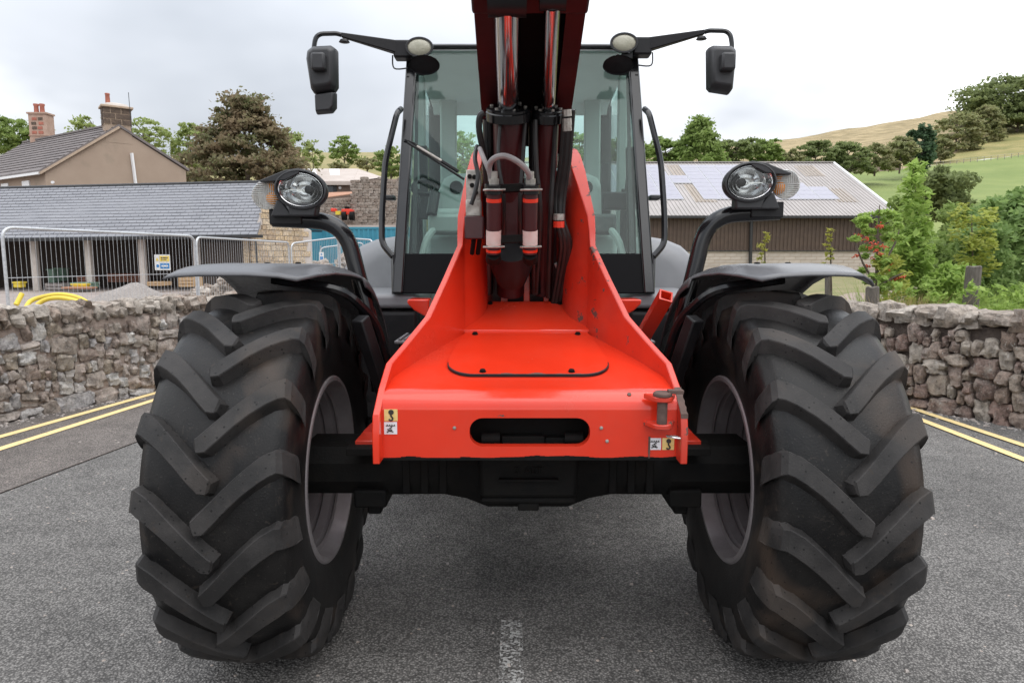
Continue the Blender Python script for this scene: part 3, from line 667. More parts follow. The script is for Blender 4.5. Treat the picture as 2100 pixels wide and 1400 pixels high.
# consoles, seat, steering
for s_ in (-1, 1):
    MB().loft([[V(s_*x, y, z) for x, y in ((.20, 3.98), (.555, 3.98), (.57, 4.5), (.20, 4.5))] for z in (1.05, 1.55)]).build('side_console', MT['cabgrey'], cab_o, 30, bevel=.03, seg=3)
    top_ = 1.70 if s_ < 0 else 1.60
    MB().loft([[V(s_*x, y, z) for x, y in ((.22, 4.02), (.50, 4.02), (.53, 4.45), (.22, 4.45))] for z in (1.54, top_)]).build('console_step', MT['cabgrey'], cab_o, 30, bevel=.025, seg=3)
    MB().loft([[V(s_*x, y, z) for x, y in ((.20, 4.22 + k), (.52 - k, 4.22 + k), (.55 - k, 4.6), (.20, 4.6))] for z, k in ((1.55, 0), (1.82, .015), (1.90, .05), (1.935, .11))]).build('console_hood', MT['cabgrey'], cab_o, 40, bevel=.03, seg=3)
    MB().lathe([(.0, .026), (-.006, .040), (.012, .040)], (s_*.395, 4.232, 1.84), (0, 1, .1), 18).build('air_vent', MT['black'], cab_o)
    MB().bb((s_*.30, 3.80, 1.545), (s_*.52, 3.98, 1.655)).build('armrest', MT['seat' if s_ > 0 else 'cabgrey'], cab_o, 30, bevel=.02)
    MB().tube(fillet([V(s_*.545, 3.62, 1.3), V(s_*.53, 3.72, 1.50), V(s_*.47, 3.86, 1.60)], .08, 5), .020, 8).build('trim_tube', MT['cabgrey'], cab_o)
    MB().beam(V(s_*.585, 3.68, 1.42), V(s_*.575, 3.75, 2.0 if s_ > 0 else 1.75), .045, .03, (0, 1, 0)).build('dark_post', MT['black'], cab_o, bevel=.006)
MB().loft([[V(x, y, z) for x, y in ((-.25, 4.3), (.25, 4.3), (.25, 4.42), (-.25, 4.42))] for z in (1.3, 1.95)], True).build('seat_back', MT['seat'], cab_o, 30, bevel=.04, seg=3)
MB().tube([P(885, 440, 3.8), P(892, 395, 3.85)], .03, 8).build('steering_column', MT['black'], cab_o)
MB().tube([P(870 + 25 * math.cos(R(a)), 385 + 14 * math.sin(R(a)), 3.85) for a in range(0, 361, 24)], .012, 6).build('steering_wheel', MT['black'], cab_o)
MB().tube(fillet([P(850, 400, 3.7), P(858, 430, 3.7), P(850, 470, 3.7)], .03, 3), .015, 6).build('lever', MT['black'], cab_o)
for px, y0, y1 in ((1240, 335, 452), (868, 300, 450)): MB().beam(P(px, y0, 4.1), P(px + 3, y1, 4.05), .05, .03, (0, 1, 0)).build('display_stalk', MT['black'], cab_o, bevel=.006)
MB().bb(P(1235, 430, 3.95), P(1290, 395, 4.0)).build('display', MT['black'], cab_o, bevel=.01)
# wiper
wp = MB().tube([P(828, 288, 3.44), P(850, 296, 3.48), P(940, 352, 3.46)], .009, 6).tube([P(835, 292, 3.43), P(952, 368, 3.43)], .006, 6); wp.build('wiper', MT['black'], cab_o)
MB().tube([P(855, 300, 3.43), P(905, 330, 3.42)], .006, 6).build('wiper_link', MT['steel'], cab_o)
# handrails
for s_ in (-1, 1):
    pts = [P(822, 224, 3.66), P(814, 232, 3.60), P(790, 330, 3.55), P(783, 440, 3.48), P(783, 500, 3.44), P(806, 526, 3.42)]
    pts = [V(-s_ * p.x, p.y, p.z) for p in pts]
    MB().tube(fillet(pts, .06, 5), .0155, 10).build('handrail', MT['gloss_black'], cab_o)
    q_ = P(797, 405, 3.9); MB().bb((-s_*q_.x - .03, 3.9, q_.z - .012), (-s_*q_.x + .03, 3.98, q_.z + .015)).build('door_handle', MT['mirror_black'], cab_o, bevel=.008)
# roof lamps, mirror arms, mirrors
def ell(c, nrm_, a, b, up, n=28): 
    nrm_ = Vector(nrm_).normalized(); up = (Vector(up) - nrm_ * Vector(up).dot(nrm_)).normalized(); rt = up.cross(nrm_)
    return [Vector(c) + rt * a * math.cos(2*math.pi*k/n) + up * b * math.sin(2*math.pi*k/n) for k in range(n)]
for s_ in (-1, 1):
    px, py = (860, 97) if s_ < 0 else (1280, 88)
    c_ = P(px, py, 3.72); fw = V(0, -1, -.12)
    f_ = fw.normalized()
    wl = MB().loft([ell(c_ - f_*.07, f_, .03, .02, (0,0,1)), ell(c_ - f_*.03, f_, .066, .045, (0,0,1)), ell(c_, f_, .074, .051, (0,0,1)), ell(c_ + f_*.006, f_, .072, .049, (0,0,1)), ell(c_ + f_*.006, f_, .062, .041, (0,0,1)), ell(c_ - f_*.002, f_, .062, .041, (0,0,1))]).build('work_light', MT['mirror_black'], TH, 30)
    MB().loft([ell(c_, f_, .0615, .0405, (0,0,1)), ell(c_ + f_*.006, f_, .05, .032, (0,0,1)), ell(c_ + f_*.009, f_, .02, .012, (0,0,1))]).build('lens', MT['worklight'], wl, 60)
    MB().bb(c_ + V(-s_*-.02 - .03, .02, -.075), c_ + V(s_*.02 + .03, .07, -.045)).build('lamp_bracket', MT['black'], wl, bevel=.005)
    # small dish mirror below
    pd = P(870 if s_ < 0 else 1268, 134, 3.66)
    MB().loft([ell(pd + V(0, 0, .01), V(0, -.75, -.66), .02, .012, (0, 0, 1)), ell(pd + V(0, .01, .005), V(0, -.75, -.66), .075, .05, (0, 0, 1)), ell(pd, V(0, -.75, -.66), .08, .054, (0, 0, 1)), ell(pd + V(0, .03, .02), V(0, -.75, -.66), .06, .04, (0, 0, 1))]).build('dish_mirror', MT['black'], TH, 50)
    MB().tube([pd + V(0, .02, .02), pd + V(0, .03, .06)], .008, 6).build('dish_stalk', MT['black'], TH)
    # arm
    sx = -s_
    def Q(px, py, Y):
        p = P(px, py, Y); return V(sx * p.x, p.y, p.z)
    dy_ = 0 if s_ < 0 else -6
    a, b = Q(828, 102 + dy_, 3.78), Q(700, 72 + dy_, 3.68)
    arm = MB().loft([[a + V(0, -.03, .036), a + V(0, .03, .036), a + V(0, .03, -.034), a + V(0, -.03, -.034)], [b + V(0, -.014, .010), b + V(0, .014, .010), b + V(0, .014, -.013), b + V(0, -.014, -.013)]]).build('mirror_arm', MT['black'], TH, 30, bevel=.005)
    MB().tube(fillet([b, Q(690, 69 + dy_, 3.67), Q(648, 70 + dy_, 3.64), Q(643, 104 + dy_, 3.63), Q(652, 128 + dy_, 3.64)], .06, 5), .012, 8).build('mirror_tube', MT['gloss_black'], arm)
    MB().lathe([(0, .02), (.012, .028), (.016, .01)], Q(706, 82 + dy_, 3.68), (0, 0, -1), 14).build('arm_knob', MT['black'], arm)
    MB().bb(a + V(-.05, -.04, -.05), a + V(.05, .05, .04)).build('arm_hinge', MT['black'], arm, bevel=.01)
    MB().tube(curve_pts([a + V(-sx*.06, 0, -.03), a + V(-sx*.05, -.02, -.10), a + V(sx*.02, -.02, -.10)], 5), .004, 5).build('cable', MT['rubber_hose'], arm)
    # mirror head (its back faces the camera)
    if s_ < 0: prof = [(634, 108), (646, 99), (684, 97), (693, 104), (694, 180), (688, 190), (650, 197), (642, 190), (632, 125)]
    else: prof = [(1448, 104), (1454, 97), (1495, 98), (1505, 106), (1504, 130), (1498, 188), (1494, 195), (1455, 189), (1449, 182)]
    front_ = [P(x, y, 3.62) for x, y in prof]; cm_ = sum(front_, V(0, 0, 0)) / len(front_)
    mir = MB().loft([[cm_ + (p - cm_) * .75 + V(0, -.075, 0) for p in front_], [cm_ + (p - cm_) * .95 + V(0, -.045, 0) for p in front_], front_, [p + V(0, .02, 0) for p in front_]]).build('mirror_head', MT['mirror_black'], TH, 50, bevel=.008, seg=3)
    g_ = [cm_ + (p - cm_) * .9 + V(0, .022, 0) for p in front_]; MB().loft([g_, [p + V(0, .002, 0) for p in g_]]).build('mirror_glass', MT['chrome'], mir, 30)
    bx_ = P(654 if s_ < 0 else 1492, 128, 3.53); MB().box(bx_, (.07, .06, .085)).build('mirror_mount', MT['mirror_black'], mir, 30, bevel=.012)
    if s_ < 0:
        pr = [P(x, y, 3.62) for x, y in ((647, 196), (690, 190), (690, 222), (682, 232), (649, 235))]; c2 = sum(pr, V(0, 0, 0)) / 5
        MB().loft([[c2 + (p - c2) * .85 + V(0, -.05, 0) for p in pr], pr, [p + V(0, .02, 0) for p in pr]]).build('lower_mirror', MT['mirror_black'], mir, 50, bevel=.006)

def sm_(a, b, x): t = min(max((x - a) / (b - a), 0), 1); return t * t * (3 - 2 * t)
# ---------------------------------------------------------------- lamp posts, head lamps, fenders (each side)
for s_ in (-1, 1):
    sx = -s_
    def Q(px, py, Y):
        p = P(px, py, Y); return V(sx * p.x, p.y, p.z)
    dyr = 0 if s_ < 0 else -14
    post = MB().tube(fillet([Q(779, 800, 2.72), Q(766, 690, 2.72), Q(706, 455 + dyr, 2.74), Q(560, 448 + dyr, 2.74)], .12, 7), .0335, 14).build('lamp_post', MT['gloss_black'], TH, 50)
    c0_, c1 = Q(552, 460 + dyr, 2.70), Q(630, 431 + dyr, 2.78)
    MB().bb(c0_, c1).build('lamp_bracket', MT['black'], post, bevel=.004)
    # head lamp: oval bucket
    px, py = (617, 389) if s_ < 0 else (1538, 374)
    hc = P(px, py, 2.66); f_ = V(0, -1, 0)
    up_ = V(s_ * .12, 0, 1) if True else None
    E = lambda off, a, b: ell(hc + f_ * off, f_, a, b, (s_ * -.10, 0, 1), 36)
    hl = MB().loft([E(-.10, .035, .03), E(-.085, .075, .055), E(-.04, .096, .073), E(0, .101, .077), E(.012, .099, .075), E(.014, .093, .070), E(.006, .090, .067), E(-.004, .087, .064)], False).build('head_lamp', MT['mirror_black'], post, 40)
    bz = MB().loft([E(-.003, .088, .065), E(.006, .0855, .0625), E(.004, .083, .060), E(-.002, .081, .058)], False).build('bezel', MT['chrome'], hl, 40)
    # faceted reflector
    rd = MB(); rows = []
    for off, k in ((.0, 1.0), (-.022, .86), (-.040, .66), (-.052, .42), (-.056, .14)):
        rows.append(E(off, .080 * k, .057 * k))
    rd.loft(rows, cap=False); rd.loft([E(-.056, .0115, .0082), E(-.0562, .001, .001)], cap=False); rd.build('reflector', MT['reflector'], hl, 12)
    MB().lathe([(0, .016), (.022, .016), (.026, .011)], hc + V(s_ * -.022, .046, .002), (0, -1, 0), 18).build('bulb_shield', MT['black'], hl, 40)
    MB().bb(hc + V(0, .018, -.0015), hc + V(s_ * .055, .034, .0015)).build('reflector_blade', MT['reflector'], hl, 0)
    MB().loft([E(-.001, .0815, .0585), E(.004, .065, .046), E(.007, .035, .025)], True).build('lamp_lens', MT['clearglass'], hl, 60)
    # cowl reaching over the indicator, and foot
    ix, iy = (546, 400) if s_ < 0 else (1611, 378)
    ic = P(ix, iy, 2.69)
    cw = MB().loft([[hc + V(s_*.00, -.01, .080), hc + V(s_*.00, .07, .080), hc + V(s_*.00, .07, .062), hc + V(s_*.0, -.01, .062)],
                    [hc + V(s_*.055, -.012, .072), hc + V(s_*.055, .07, .072), hc + V(s_*.055, .07, .035), hc + V(s_*.055, -.012, .035)],
                    [hc + V(s_*.10, -.01, .055), hc + V(s_*.10, .06, .055), hc + V(s_*.10, .06, .030), hc + V(s_*.10, -.01, .030)],
                    [hc + V(s_*.155, -.005, .035), hc + V(s_*.155, .04, .035), hc + V(s_*.155, .04, .028), hc + V(s_*.155, -.005, .028)]]).build('lamp_cowl', MT['mirror_black'], hl, 30, bevel=.003)
    MB().hexa([hc + V(-.05, -.004, -.10), hc + V(.05 + 0, -.004, -.10), hc + V(.05, .06, -.10), hc + V(-.05, .06, -.10), hc + V(-.05, -.004, -.05), hc + V(.06, -.004, -.05), hc + V(.06, .06, -.05), hc + V(-.05, .06, -.05)]).build('lamp_foot', MT['mirror_black'], hl, bevel=.006)
    MB().hexa([hc + V(s_*.04, .01, -.10), hc + V(s_*.125, .01, -.10), hc + V(s_*.125, .06, -.10), hc + V(s_*.04, .06, -.10), hc + V(s_*.075, .01, -.045), hc + V(s_*.098, .01, -.035), hc + V(s_*.098, .06, -.035), hc + V(s_*.075, .06, -.045)]).build('lamp_side', MT['mirror_black'], hl, bevel=.006)
    C = lambda off, r_: ell(ic + f_ * off, f_, r_, r_, (0, 0, 1), 28)
    il = MB().loft([C(-.05, .02), C(-.03, .045), C(-.002, .056), C(.001, .054), C(-.022, .042), C(-.03, .015)]).build('indicator', MT['clear_plastic'], post, 20)
    MB().lathe([(-.02, .004), (-.008, .024), (.006, .024), (.012, .005)], ic + V(-s_*.022, .010, -.012), (0, 1, 0), 14).build('indicator_bulb', MT['orange'], il, 60)
    MB().loft([[ic + V(-s_*.05, .015, .01), ic + V(-s_*.02, .012, .045), ic + V(s_*.0, .015, .048), ic + V(-s_*.01, .02, .02)], [p + V(0, .004, 0) for p in (ic + V(-s_*.05, .015, .01), ic + V(-s_*.02, .012, .045), ic + V(s_*.0, .015, .048), ic + V(-s_*.01, .02, .02))]]).build('amber_reflector', MT['orange'], il, 0)
    MB().loft([C(-.003, .0565), C(.008, .054), C(.016, .040), C(.019, .015)]).build('indicator_lens', MT['indicator_lens'] if 'indicator_lens' in MT else MT['clearglass'], il, 60)
    ribs = MB()
    for k in range(-6, 7):
        h_ = math.sqrt(max(.052**2 - (k*.0075)**2, 0))
        if k <= 0: ribs.tube([ic + V(k*.0075, -.012 + .0001*k*k, -h_*.95), ic + V(k*.0075, -.019 + .0001*k*k, 0)], .0012, 4)
        if k >= 0: ribs.tube([ic + V(k*.0075, -.019 + .0001*k*k, 0), ic + V(k*.0075, -.012 + .0001*k*k, h_*.95)], .0012, 4)
        if k <= 0: ribs.tube([ic + V(0, -.019, k*.0075), ic + V(h_*.95, -.010, k*.0075)], .0012, 4)
        if k >= 0: ribs.tube([ic + V(-h_*.95, -.010, k*.0075), ic + V(0, -.019, k*.0075)], .0012, 4)
    ro_ = ribs.build('lens_ribs', MT['clear_plastic'] if 'clear_plastic' in MT else MT['steel'], il, 0); ro_['kind'] = 'stuff'
    # fender: arc over the wheel
    fm = MB(); rows = []
    Rf = .742
    for a in [-17.5, -15, -11, -6, 0, 6, 12, 20, 28, 36, 46, 56, 66, 78, 90]:
        aa = R(a); f_in = sm_(-17, -6, a)                      # inner shoulder swells behind the front lip
        xo = 1.195 if s_ < 0 else 1.13
        lip = -.010 if s_ < 0 else -.034
        pr = [(xo, lip), (xo - .012, lip * .45), (xo - .04, .0), (xo - .12, .004), (.92, .004), (.82, -.002 + .004 * f_in), (.76, -.014 + .016 * f_in), (.715, -.022 + .020 * f_in), (.68, -.030 + .020 * f_in), (.645, -.034 + .016 * f_in), (.615, -.040), (.602, -.075)]
        row = []
        for x, dz in pr:
            a0 = -17.5 + 26 * sm_(.76, .62, x)                  # the front lip is cut back towards the inner arch
            aa = R(a0 + (a + 17.5) * (90 - a0) / 107.5); row.append(V(s_ * x, AY + (Rf + dz) * math.sin(aa), .645 + (Rf + dz) * math.cos(aa)))
        rows.append(row)
    fm.loft(rows, cap=False, closed=False)
    fen = fm.build('fender', MT['fender'], TH, 60, solid=.008)
    MB().tube(fillet([V(s_*.90, AY - .05, 1.34), V(s_*.66, AY, 1.30), V(s_*.575, AY + .12, 1.18), V(s_*.53, AY + .2, .95)], .06, 5), .018, 8).build('fender_stay', MT['gloss_black'], fen)
    MB().beam(V(s_*.60, AY - .02, 1.20), V(s_*.52, AY + .14, .80), .05, .05).build('fender_bracket', MT['black'], fen, bevel=.006)
    for bx in (.82, .93): MB().lathe([(0, .011), (.003, .011), (.005, .006)], V(s_*bx, AY, .645 + Rf + .006), (0, 0, 1), 10).build('fender_bolt', MT['axle'], fen)
    # rear fender
    rr = MB(); rows = []
    for y, k in ((4.18, .25), (4.2, .55), (4.26, .80), (4.36, .94), (4.55, 1.0), (5.6, 1.0), (5.75, .8)):
        prf = [(.64, .75), (.64, 1.50), (.72, 1.548), (.82, 1.556), (.92, 1.54), (1.02, 1.50), (1.09, 1.44), (1.13, 1.36), (1.145, 1.25), (1.145, 1.0), (1.10, .92)]
        row = []
        for x, z in prf:
            row.append(V(s_ * (.64 + (x - .64) * (.55 + .45 * k)), y, .75 + (z - .75) * (.80 + .20 * k)))
        rows.append(row)
    rr.loft(rows, cap=True); rr.build('rear_fender', MT['plastic'], TH, 60, bevel=.0)
    MB().bb((s_*.52, 3.4, .72), (s_*.93, 4.25, 1.16)).build('lower_body', MT['black'], TH, 30, bevel=.03, seg=3)
    MB().bb((s_*.53, 3.38, 1.165), (s_*.95, 4.2, 1.235)).build('body_skirt', MT['plastic'], TH, 30, bevel=.02, seg=3)
    a_ = P(808, 700, 3.0); stp = MB().bb((s_*.44, 2.98, a_.z - .01), (s_*.575, 3.25, a_.z + .004)).build('step', MT['steel' if 0 else 'plastic'], TH, 30, bevel=.004)
    for k in range(5): MB().bb((s_*(.45 + k*.024), 2.985, a_.z + .004), (s_*(.46 + k*.024), 3.23, a_.z + .014)).build('step_tread', MT['plastic'], stp)
    MB().bb((s_*.47, 3.0, .60), (s_*.56, 3.2, a_.z - .012)).build('step_box', MT['black'], TH, bevel=.006)
    # red lugs under the cab
    l0, l1 = P(835, 614, 3.1), P(880, 645, 3.1)
    MB().prism([V(sx*l0.x, 3.1, l0.z), V(sx*l1.x, 3.1, l0.z), V(sx*l1.x, 3.1, l1.z - .02), V(sx*(l0.x + .03), 3.1, l1.z + .02), V(sx*l0.x, 3.1, l1.z + .05)], (0, .12, 0)).build('cab_mount', MT['red'], TH, 30, bevel=.006)
# open square tube beside the right plate
t0, t1 = P(1366, 606, 2.62), P(1318, 690, 2.80)
sq = MB(); dv = (t1 - t0).normalized(); sdv = dv.cross(V(0, 1, 0)).normalized(); udv = sdv.cross(dv)
def sqr(p, h_): return [p + sdv*h_ + udv*h_, p - sdv*h_ + udv*h_, p - sdv*h_ - udv*h_, p + sdv*h_ - udv*h_]
sq.loft([sqr(t0 + dv*.25, .022), sqr(t0, .026), sqr(t1 + dv*.1, .026)][1:], cap=False)
sq.loft([sqr(t0, .026), sqr(t0, .020), sqr(t0 + dv*.2, .020)], cap=False)
sq.build('square_tube', MT['red'], TH, 30)
# under-body and chassis behind the axle
MB().bb((-.34, 2.62, .62), (.34, 5.6, .98)).build('chassis', MT['axle'], TH, bevel=.02)
MB().bb((-.62, 4.98, .8), (.62, 6.2, 1.62)).build('engine_cover', MT['plastic'], TH, bevel=.10, seg=4)
MB().bb((-.60, AY + 2.45, .56), (.60, AY + 2.65, .76)).build('rear_axle', MT['axle'], TH, bevel=.03)
set_base(TH)
# ================================================================== SETTING
def asphalt(name, c_lo, c_hi, tint):
    m = bpy.data.materials.new(name); m.use_nodes = True; t = m.node_tree; b = t.nodes['Principled BSDF']
    gm = N(t, 'ShaderNodeNewGeometry'); src = gm.outputs['Position']
    v1 = N(t, 'ShaderNodeTexVoronoi', inp={'Scale': 120.0, 'Randomness': 1.0}); L(t, src, v1.inputs['Vector'])
    v2 = N(t, 'ShaderNodeTexVoronoi', inp={'Scale': 34.0, 'Randomness': 1.0}); L(t, src, v2.inputs['Vector'])
    n1 = N(t, 'ShaderNodeTexNoise', inp={'Scale': 0.9, 'Detail': 6.0, 'Roughness': 0.6}); L(t, src, n1.inputs['Vector'])
    n2 = N(t, 'ShaderNodeTexNoise', inp={'Scale': 45.0, 'Detail': 4.0}); L(t, src, n2.inputs['Vector'])
    sp = N(t, 'ShaderNodeSeparateColor'); L(t, v1.outputs['Color'], sp.inputs[0])
    agg = Mix(t, sp.outputs[0], c_lo, c_hi)                                  # every chip its own grey
    gap = Ramp(t, v1.outputs['Distance'], [(0.30, 1.0), (0.62, 0.40)])
    agg = Mix(t, 1.0, agg, gap, 'MULTIPLY')
    sp2 = N(t, 'ShaderNodeSeparateColor'); L(t, v2.outputs['Color'], sp2.inputs[0])
    fl = Mth(t, 'MULTIPLY', Mth(t, 'GREATER_THAN', sp2.outputs[1], 0.955), Mth(t, 'LESS_THAN', v2.outputs['Distance'], 0.22))
    agg = Mix(t, fl, agg, (0.42, 0.36, 0.32))                               # pale chips
    n5 = N(t, 'ShaderNodeTexNoise', inp={'Scale': 5.0, 'Detail': 8.0, 'Roughness': 0.7}); L(t, src, n5.inputs['Vector'])
    big = Mix(t, 1.0, Ramp(t, n1.outputs[0], [(0.3, 0.78), (0.7, 1.18)]), Ramp(t, n5.outputs[0], [(0.3, 0.72), (0.55, 1.05)]), 'MULTIPLY')
    col = Mix(t, 1.0, agg, big, 'MULTIPLY'); col = Mix(t, 1.0, col, tint, 'MULTIPLY')
    L(t, col, b.inputs['Base Color']); b.inputs['Roughness'].default_value = 0.78; b.inputs['Specular IOR Level'].default_value = 0.35
    h = Mth(t, 'ADD', Mth(t, 'MULTIPLY', v1.outputs['Distance'], -1.0), Mth(t, 'MULTIPLY', n2.outputs[0], 0.8))
    bp = N(t, 'ShaderNodeBump', inp={'Strength': 0.9, 'Distance': 0.006}); L(t, h, bp.inputs['Height']); L(t, bp.outputs[0], b.inputs['Normal'])
    return m
MT['asphalt'] = asphalt('asphalt', (0.145, 0.139, 0.134), (0.31, 0.298, 0.286), (1, 0.985, 0.965))
MT['asphalt_old'] = asphalt('asphalt_old', (0.14, 0.126, 0.118), (0.31, 0.28, 0.262), (1, 0.97, 0.94))
MT['yellow'] = material('road_paint_yellow', (0.78, 0.60, 0.29), (0.70, 0.53, 0.25), 22, 0.8, bump=0.3, bscale=120, bdist=.004, coords='Object', wear=(0.12, 0.11, 0.10), wear_at=(0.62, 0.70), wscale=40)
MT['white_worn'] = None
def worn_white():
    m = material('road_paint_white', (0.46, 0.45, 0.43), None, 30, 0.8)
    t = m.node_tree; b = t.nodes['Principled BSDF']; gm = N(t, 'ShaderNodeNewGeometry')
    v = N(t, 'ShaderNodeTexVoronoi', inp={'Scale': 110.0}); L(t, gm.outputs['Position'], v.inputs['Vector'])
    n = N(t, 'ShaderNodeTexNoise', inp={'Scale': 16.0, 'Detail': 5.0, 'Roughness': 0.7}); L(t, gm.outputs['Position'], n.inputs['Vector'])
    s = N(t, 'ShaderNodeSeparateColor'); L(t, v.outputs['Color'], s.inputs[0])
    f = Mth(t, 'ADD', Mth(t, 'MULTIPLY', s.outputs[0], .5), n.outputs[0]); f = Ramp(t, f, [(.70, 0.0), (.92, .85)])
    L(t, f, b.inputs['Alpha']); return m      # paint survives only on the chip tops
MT['white_worn'] = worn_white()
MT['yard'] = material('yard_gravel', (0.235, 0.195, 0.175), (0.31, 0.265, 0.24), 1.2, 0.95, bump=0.5, bscale=25, coords='Object')
MT['gravel'] = material('gravel_heap', (0.24, 0.215, 0.20), (0.36, 0.325, 0.30), 18, 0.95, bump=1.0, bscale=30, bdist=.05)
MT['hill_dry'] = material('dry_grass', (0.20, 0.155, 0.072), (0.37, 0.285, 0.155), .16, 0.95, bump=.5, bscale=2, bdist=.5, detail=12)
MT['hill_scrub'] = material('scrub_grass', (0.17, 0.17, 0.06), (0.34, 0.26, 0.12), .12, 0.95, bump=.3, bscale=3, bdist=.3, detail=8)
MT['slope'] = material('yellow_green_grass', (0.17, 0.17, 0.05), (0.29, 0.24, 0.09), .16, 0.95, bump=.5, bscale=2, bdist=.5, detail=12)
MT['field'] = material('meadow', (0.135, 0.185, 0.045), (0.20, 0.24, 0.07), .10, 0.95, bump=.4, bscale=8, bdist=.1, detail=8)

MT['mortar_dark'] = material('wall_core_dark', (0.060, 0.045, 0.038), (0.11, 0.085, 0.07), 12, 0.95, bump=.8, bscale=30, bdist=.03)
# ---------------------------------------------------------------- ground and hills
def sm(a, b, x): t = min(max((x - a) / (b - a), 0), 1); return t * t * (3 - 2 * t)
def interp(pts, x):
    if x <= pts[0][0]: return pts[0][1]
    for (a, b), (c, d) in zip(pts, pts[1:]):
        if x <= c: return b + (d - b) * (x - a) / (c - a)
    return pts[-1][1]
def ground_h(x, y):
    u = x / max(y, 1) * 1400 + 1050
    left = sm(-3.5, -5.5, x) if y < 30 else sm(900, 700, u)
    h = -.03 - .10 * left * sm(7, 12, y)
    h += (0.75 * sm(25, 40, y) + 2.6 * sm(45, 48, y)) * sm(520, 620, u) * sm(1060, 960, u)
    h += .25 * sm(7, 10, y) * sm(1600, 1750, u) * sm(40, 25, y)
    return h
cols = [i * 80 - 3000 for i in range(102)]
ys = [-40, -20, -8, -2, 2, 4, 6, 7, 8, 9, 10, 11, 12, 14, 17, 20, 24, 28, 32, 36, 40, 44, 45.5, 47, 49, 53, 58, 64, 72]
gb = MB(); rows = []
for y in ys:
    row = []
    for c in cols:
        x = (c - 1050) / 1400 * max(y, 22); x = x if y > 22 else x
        row.append(V(x, y, ground_h(x, y)))
    rows.append(row)
gb.loft(rows, cap=False, closed=False)
tag(gb.build('ground', MT['yard'], None, 60), kind='structure')
# far land, a real height field: elevation angle by bearing (photo column) and distance
def far_z(c, y):
    if c < 1250:
        py = interp([(58, 580), (68, 520), (95, 400), (125, 348), (170, 330), (330, 318)], y) - 8 * sm(60, 90, y) * math.sin(c / 90)
    else:
        k = sm(1250, 1500, c)
        a = interp([(1400, 352), (1730, 352), (1850, 347), (2100, 318), (2600, 250)], c)
        b_ = interp([(1300, 318), (1590, 290), (1750, 264), (1940, 231), (2100, 212), (2600, 150)], c)
        py = interp([(58, 578), (68, 500), (85, 440), (110, 395), (160, a), (230, a * .46 + b_ * .54), (330, b_), (420, b_ + 3)], y)
        py0 = interp([(58, 578), (68, 520), (95, 400), (125, 348), (170, 330), (330, 318)], y)
        py = py0 * (1 - k) + py * k
    p = P(c, py, y); return p
def hedge_c(y): return interp([(160, 1905), (200, 1990), (230, 2045), (330, 2200), (420, 2300)], y)
def grid(name, cfun, ylist, mat, n=60):
    mb = MB(); rows = []
    for y in ylist:
        c0, c1 = cfun(y)
        rows.append([far_z(c0 + (c1 - c0) * k / n, y) + V(0, 0, .25 * mnoise.noise(V((c0 + (c1 - c0) * k / n) * .03, y * .05, 0)) * (y / 100)) for k in range(n + 1)])
    mb.loft(rows, cap=False, closed=False); o = mb.build(name, mat, None, 60); return tag(o, kind='structure')
far_y = [160, 172, 185, 200, 215, 230, 250, 275, 300, 330, 370, 420]
grid('field', lambda y: (1250, 3300), [58, 63, 68, 74, 80, 85, 92, 100, 110, 120, 130, 140, 150, 160], MT['field'])
grid('hillside', lambda y: (1250, hedge_c(y)), far_y, MT['hill_dry'])
grid('grass_slope', lambda y: (hedge_c(y), 3300), far_y, MT['slope'])
grid('scrub_hill', lambda y: (-2200, 1250), [58, 62, 68, 76, 85, 95, 105, 115, 125, 140, 155, 170, 200, 250, 330], MT['hill_scrub'])

# ---------------------------------------------------------------- road
rdm = MB().add([(-30, -25, 0), (30, -25, 0), (30, 30, 0), (-30, 30, 0)], [(0, 1, 2, 3)])
# the road sheet is cut along the feet of both walls
LW = [V(-6.1, 1.5, 0), V(-5.35, 3.6, 0), V(-4.45, 5.73, 0), V(-3.89, 7.13, 0), V(-3.1, 9.0, 0), V(-2.6, 10.4, 0)]
RW = [V(5.9, 2.2, 0), V(5.0, 4.1, 0), V(4.2, 5.57, 0), V(3.8, 6.3, 0), V(3.1, 7.6, 0), V(2.4, 8.9, 0), V(2.0, 10.4, 0)]
def xat(poly, y):
    if y <= poly[0].y: a, b = poly[0], poly[1]
    elif y >= poly[-1].y: a, b = poly[-2], poly[-1]
    else:
        for a, b in zip(poly, poly[1:]):
            if y <= b.y: break
    return a.x + (b.x - a.x) * (y - a.y) / (b.y - a.y)
rd = MB(); rows = []
for y in [-25, -10, 0, 1.5, 2, 3, 4, 5, 6, 7, 8, 9, 10.4, 14, 20]:
    lx = xat(LW, max(y, 1.5)) - .12; rx = xat(RW, max(y, 2.2)) + .12
    if y > 10.4: lx, rx = xat(LW, 10.4) - .12, xat(RW, 10.4) + .12
    if y < 1.5: lx, rx = -12, 12
    rows.append([V(lx + (rx - lx) * k / 8, y, 0) for k in range(9)])
rd.loft(rows, cap=False, closed=False); road = tag(rd.build('road', MT['asphalt'], None, 0), kind='structure')
def strip(name, pts, wd, mat, z, parent=road):
    pts = [Vector(p) for p in pts]; rows = []
    for i, p in enumerate(pts):
        a = pts[max(i-1, 0)]; b = pts[min(i+1, len(pts)-1)]; d = (b - a).normalized(); n = V(-d.y, d.x, 0)
        rows.append([V(p.x, p.y, z) + n * wd / 2, V(p.x, p.y, z) - n * wd / 2])
    return MB().loft(rows, cap=False, closed=False).build(name, mat, parent, 0)
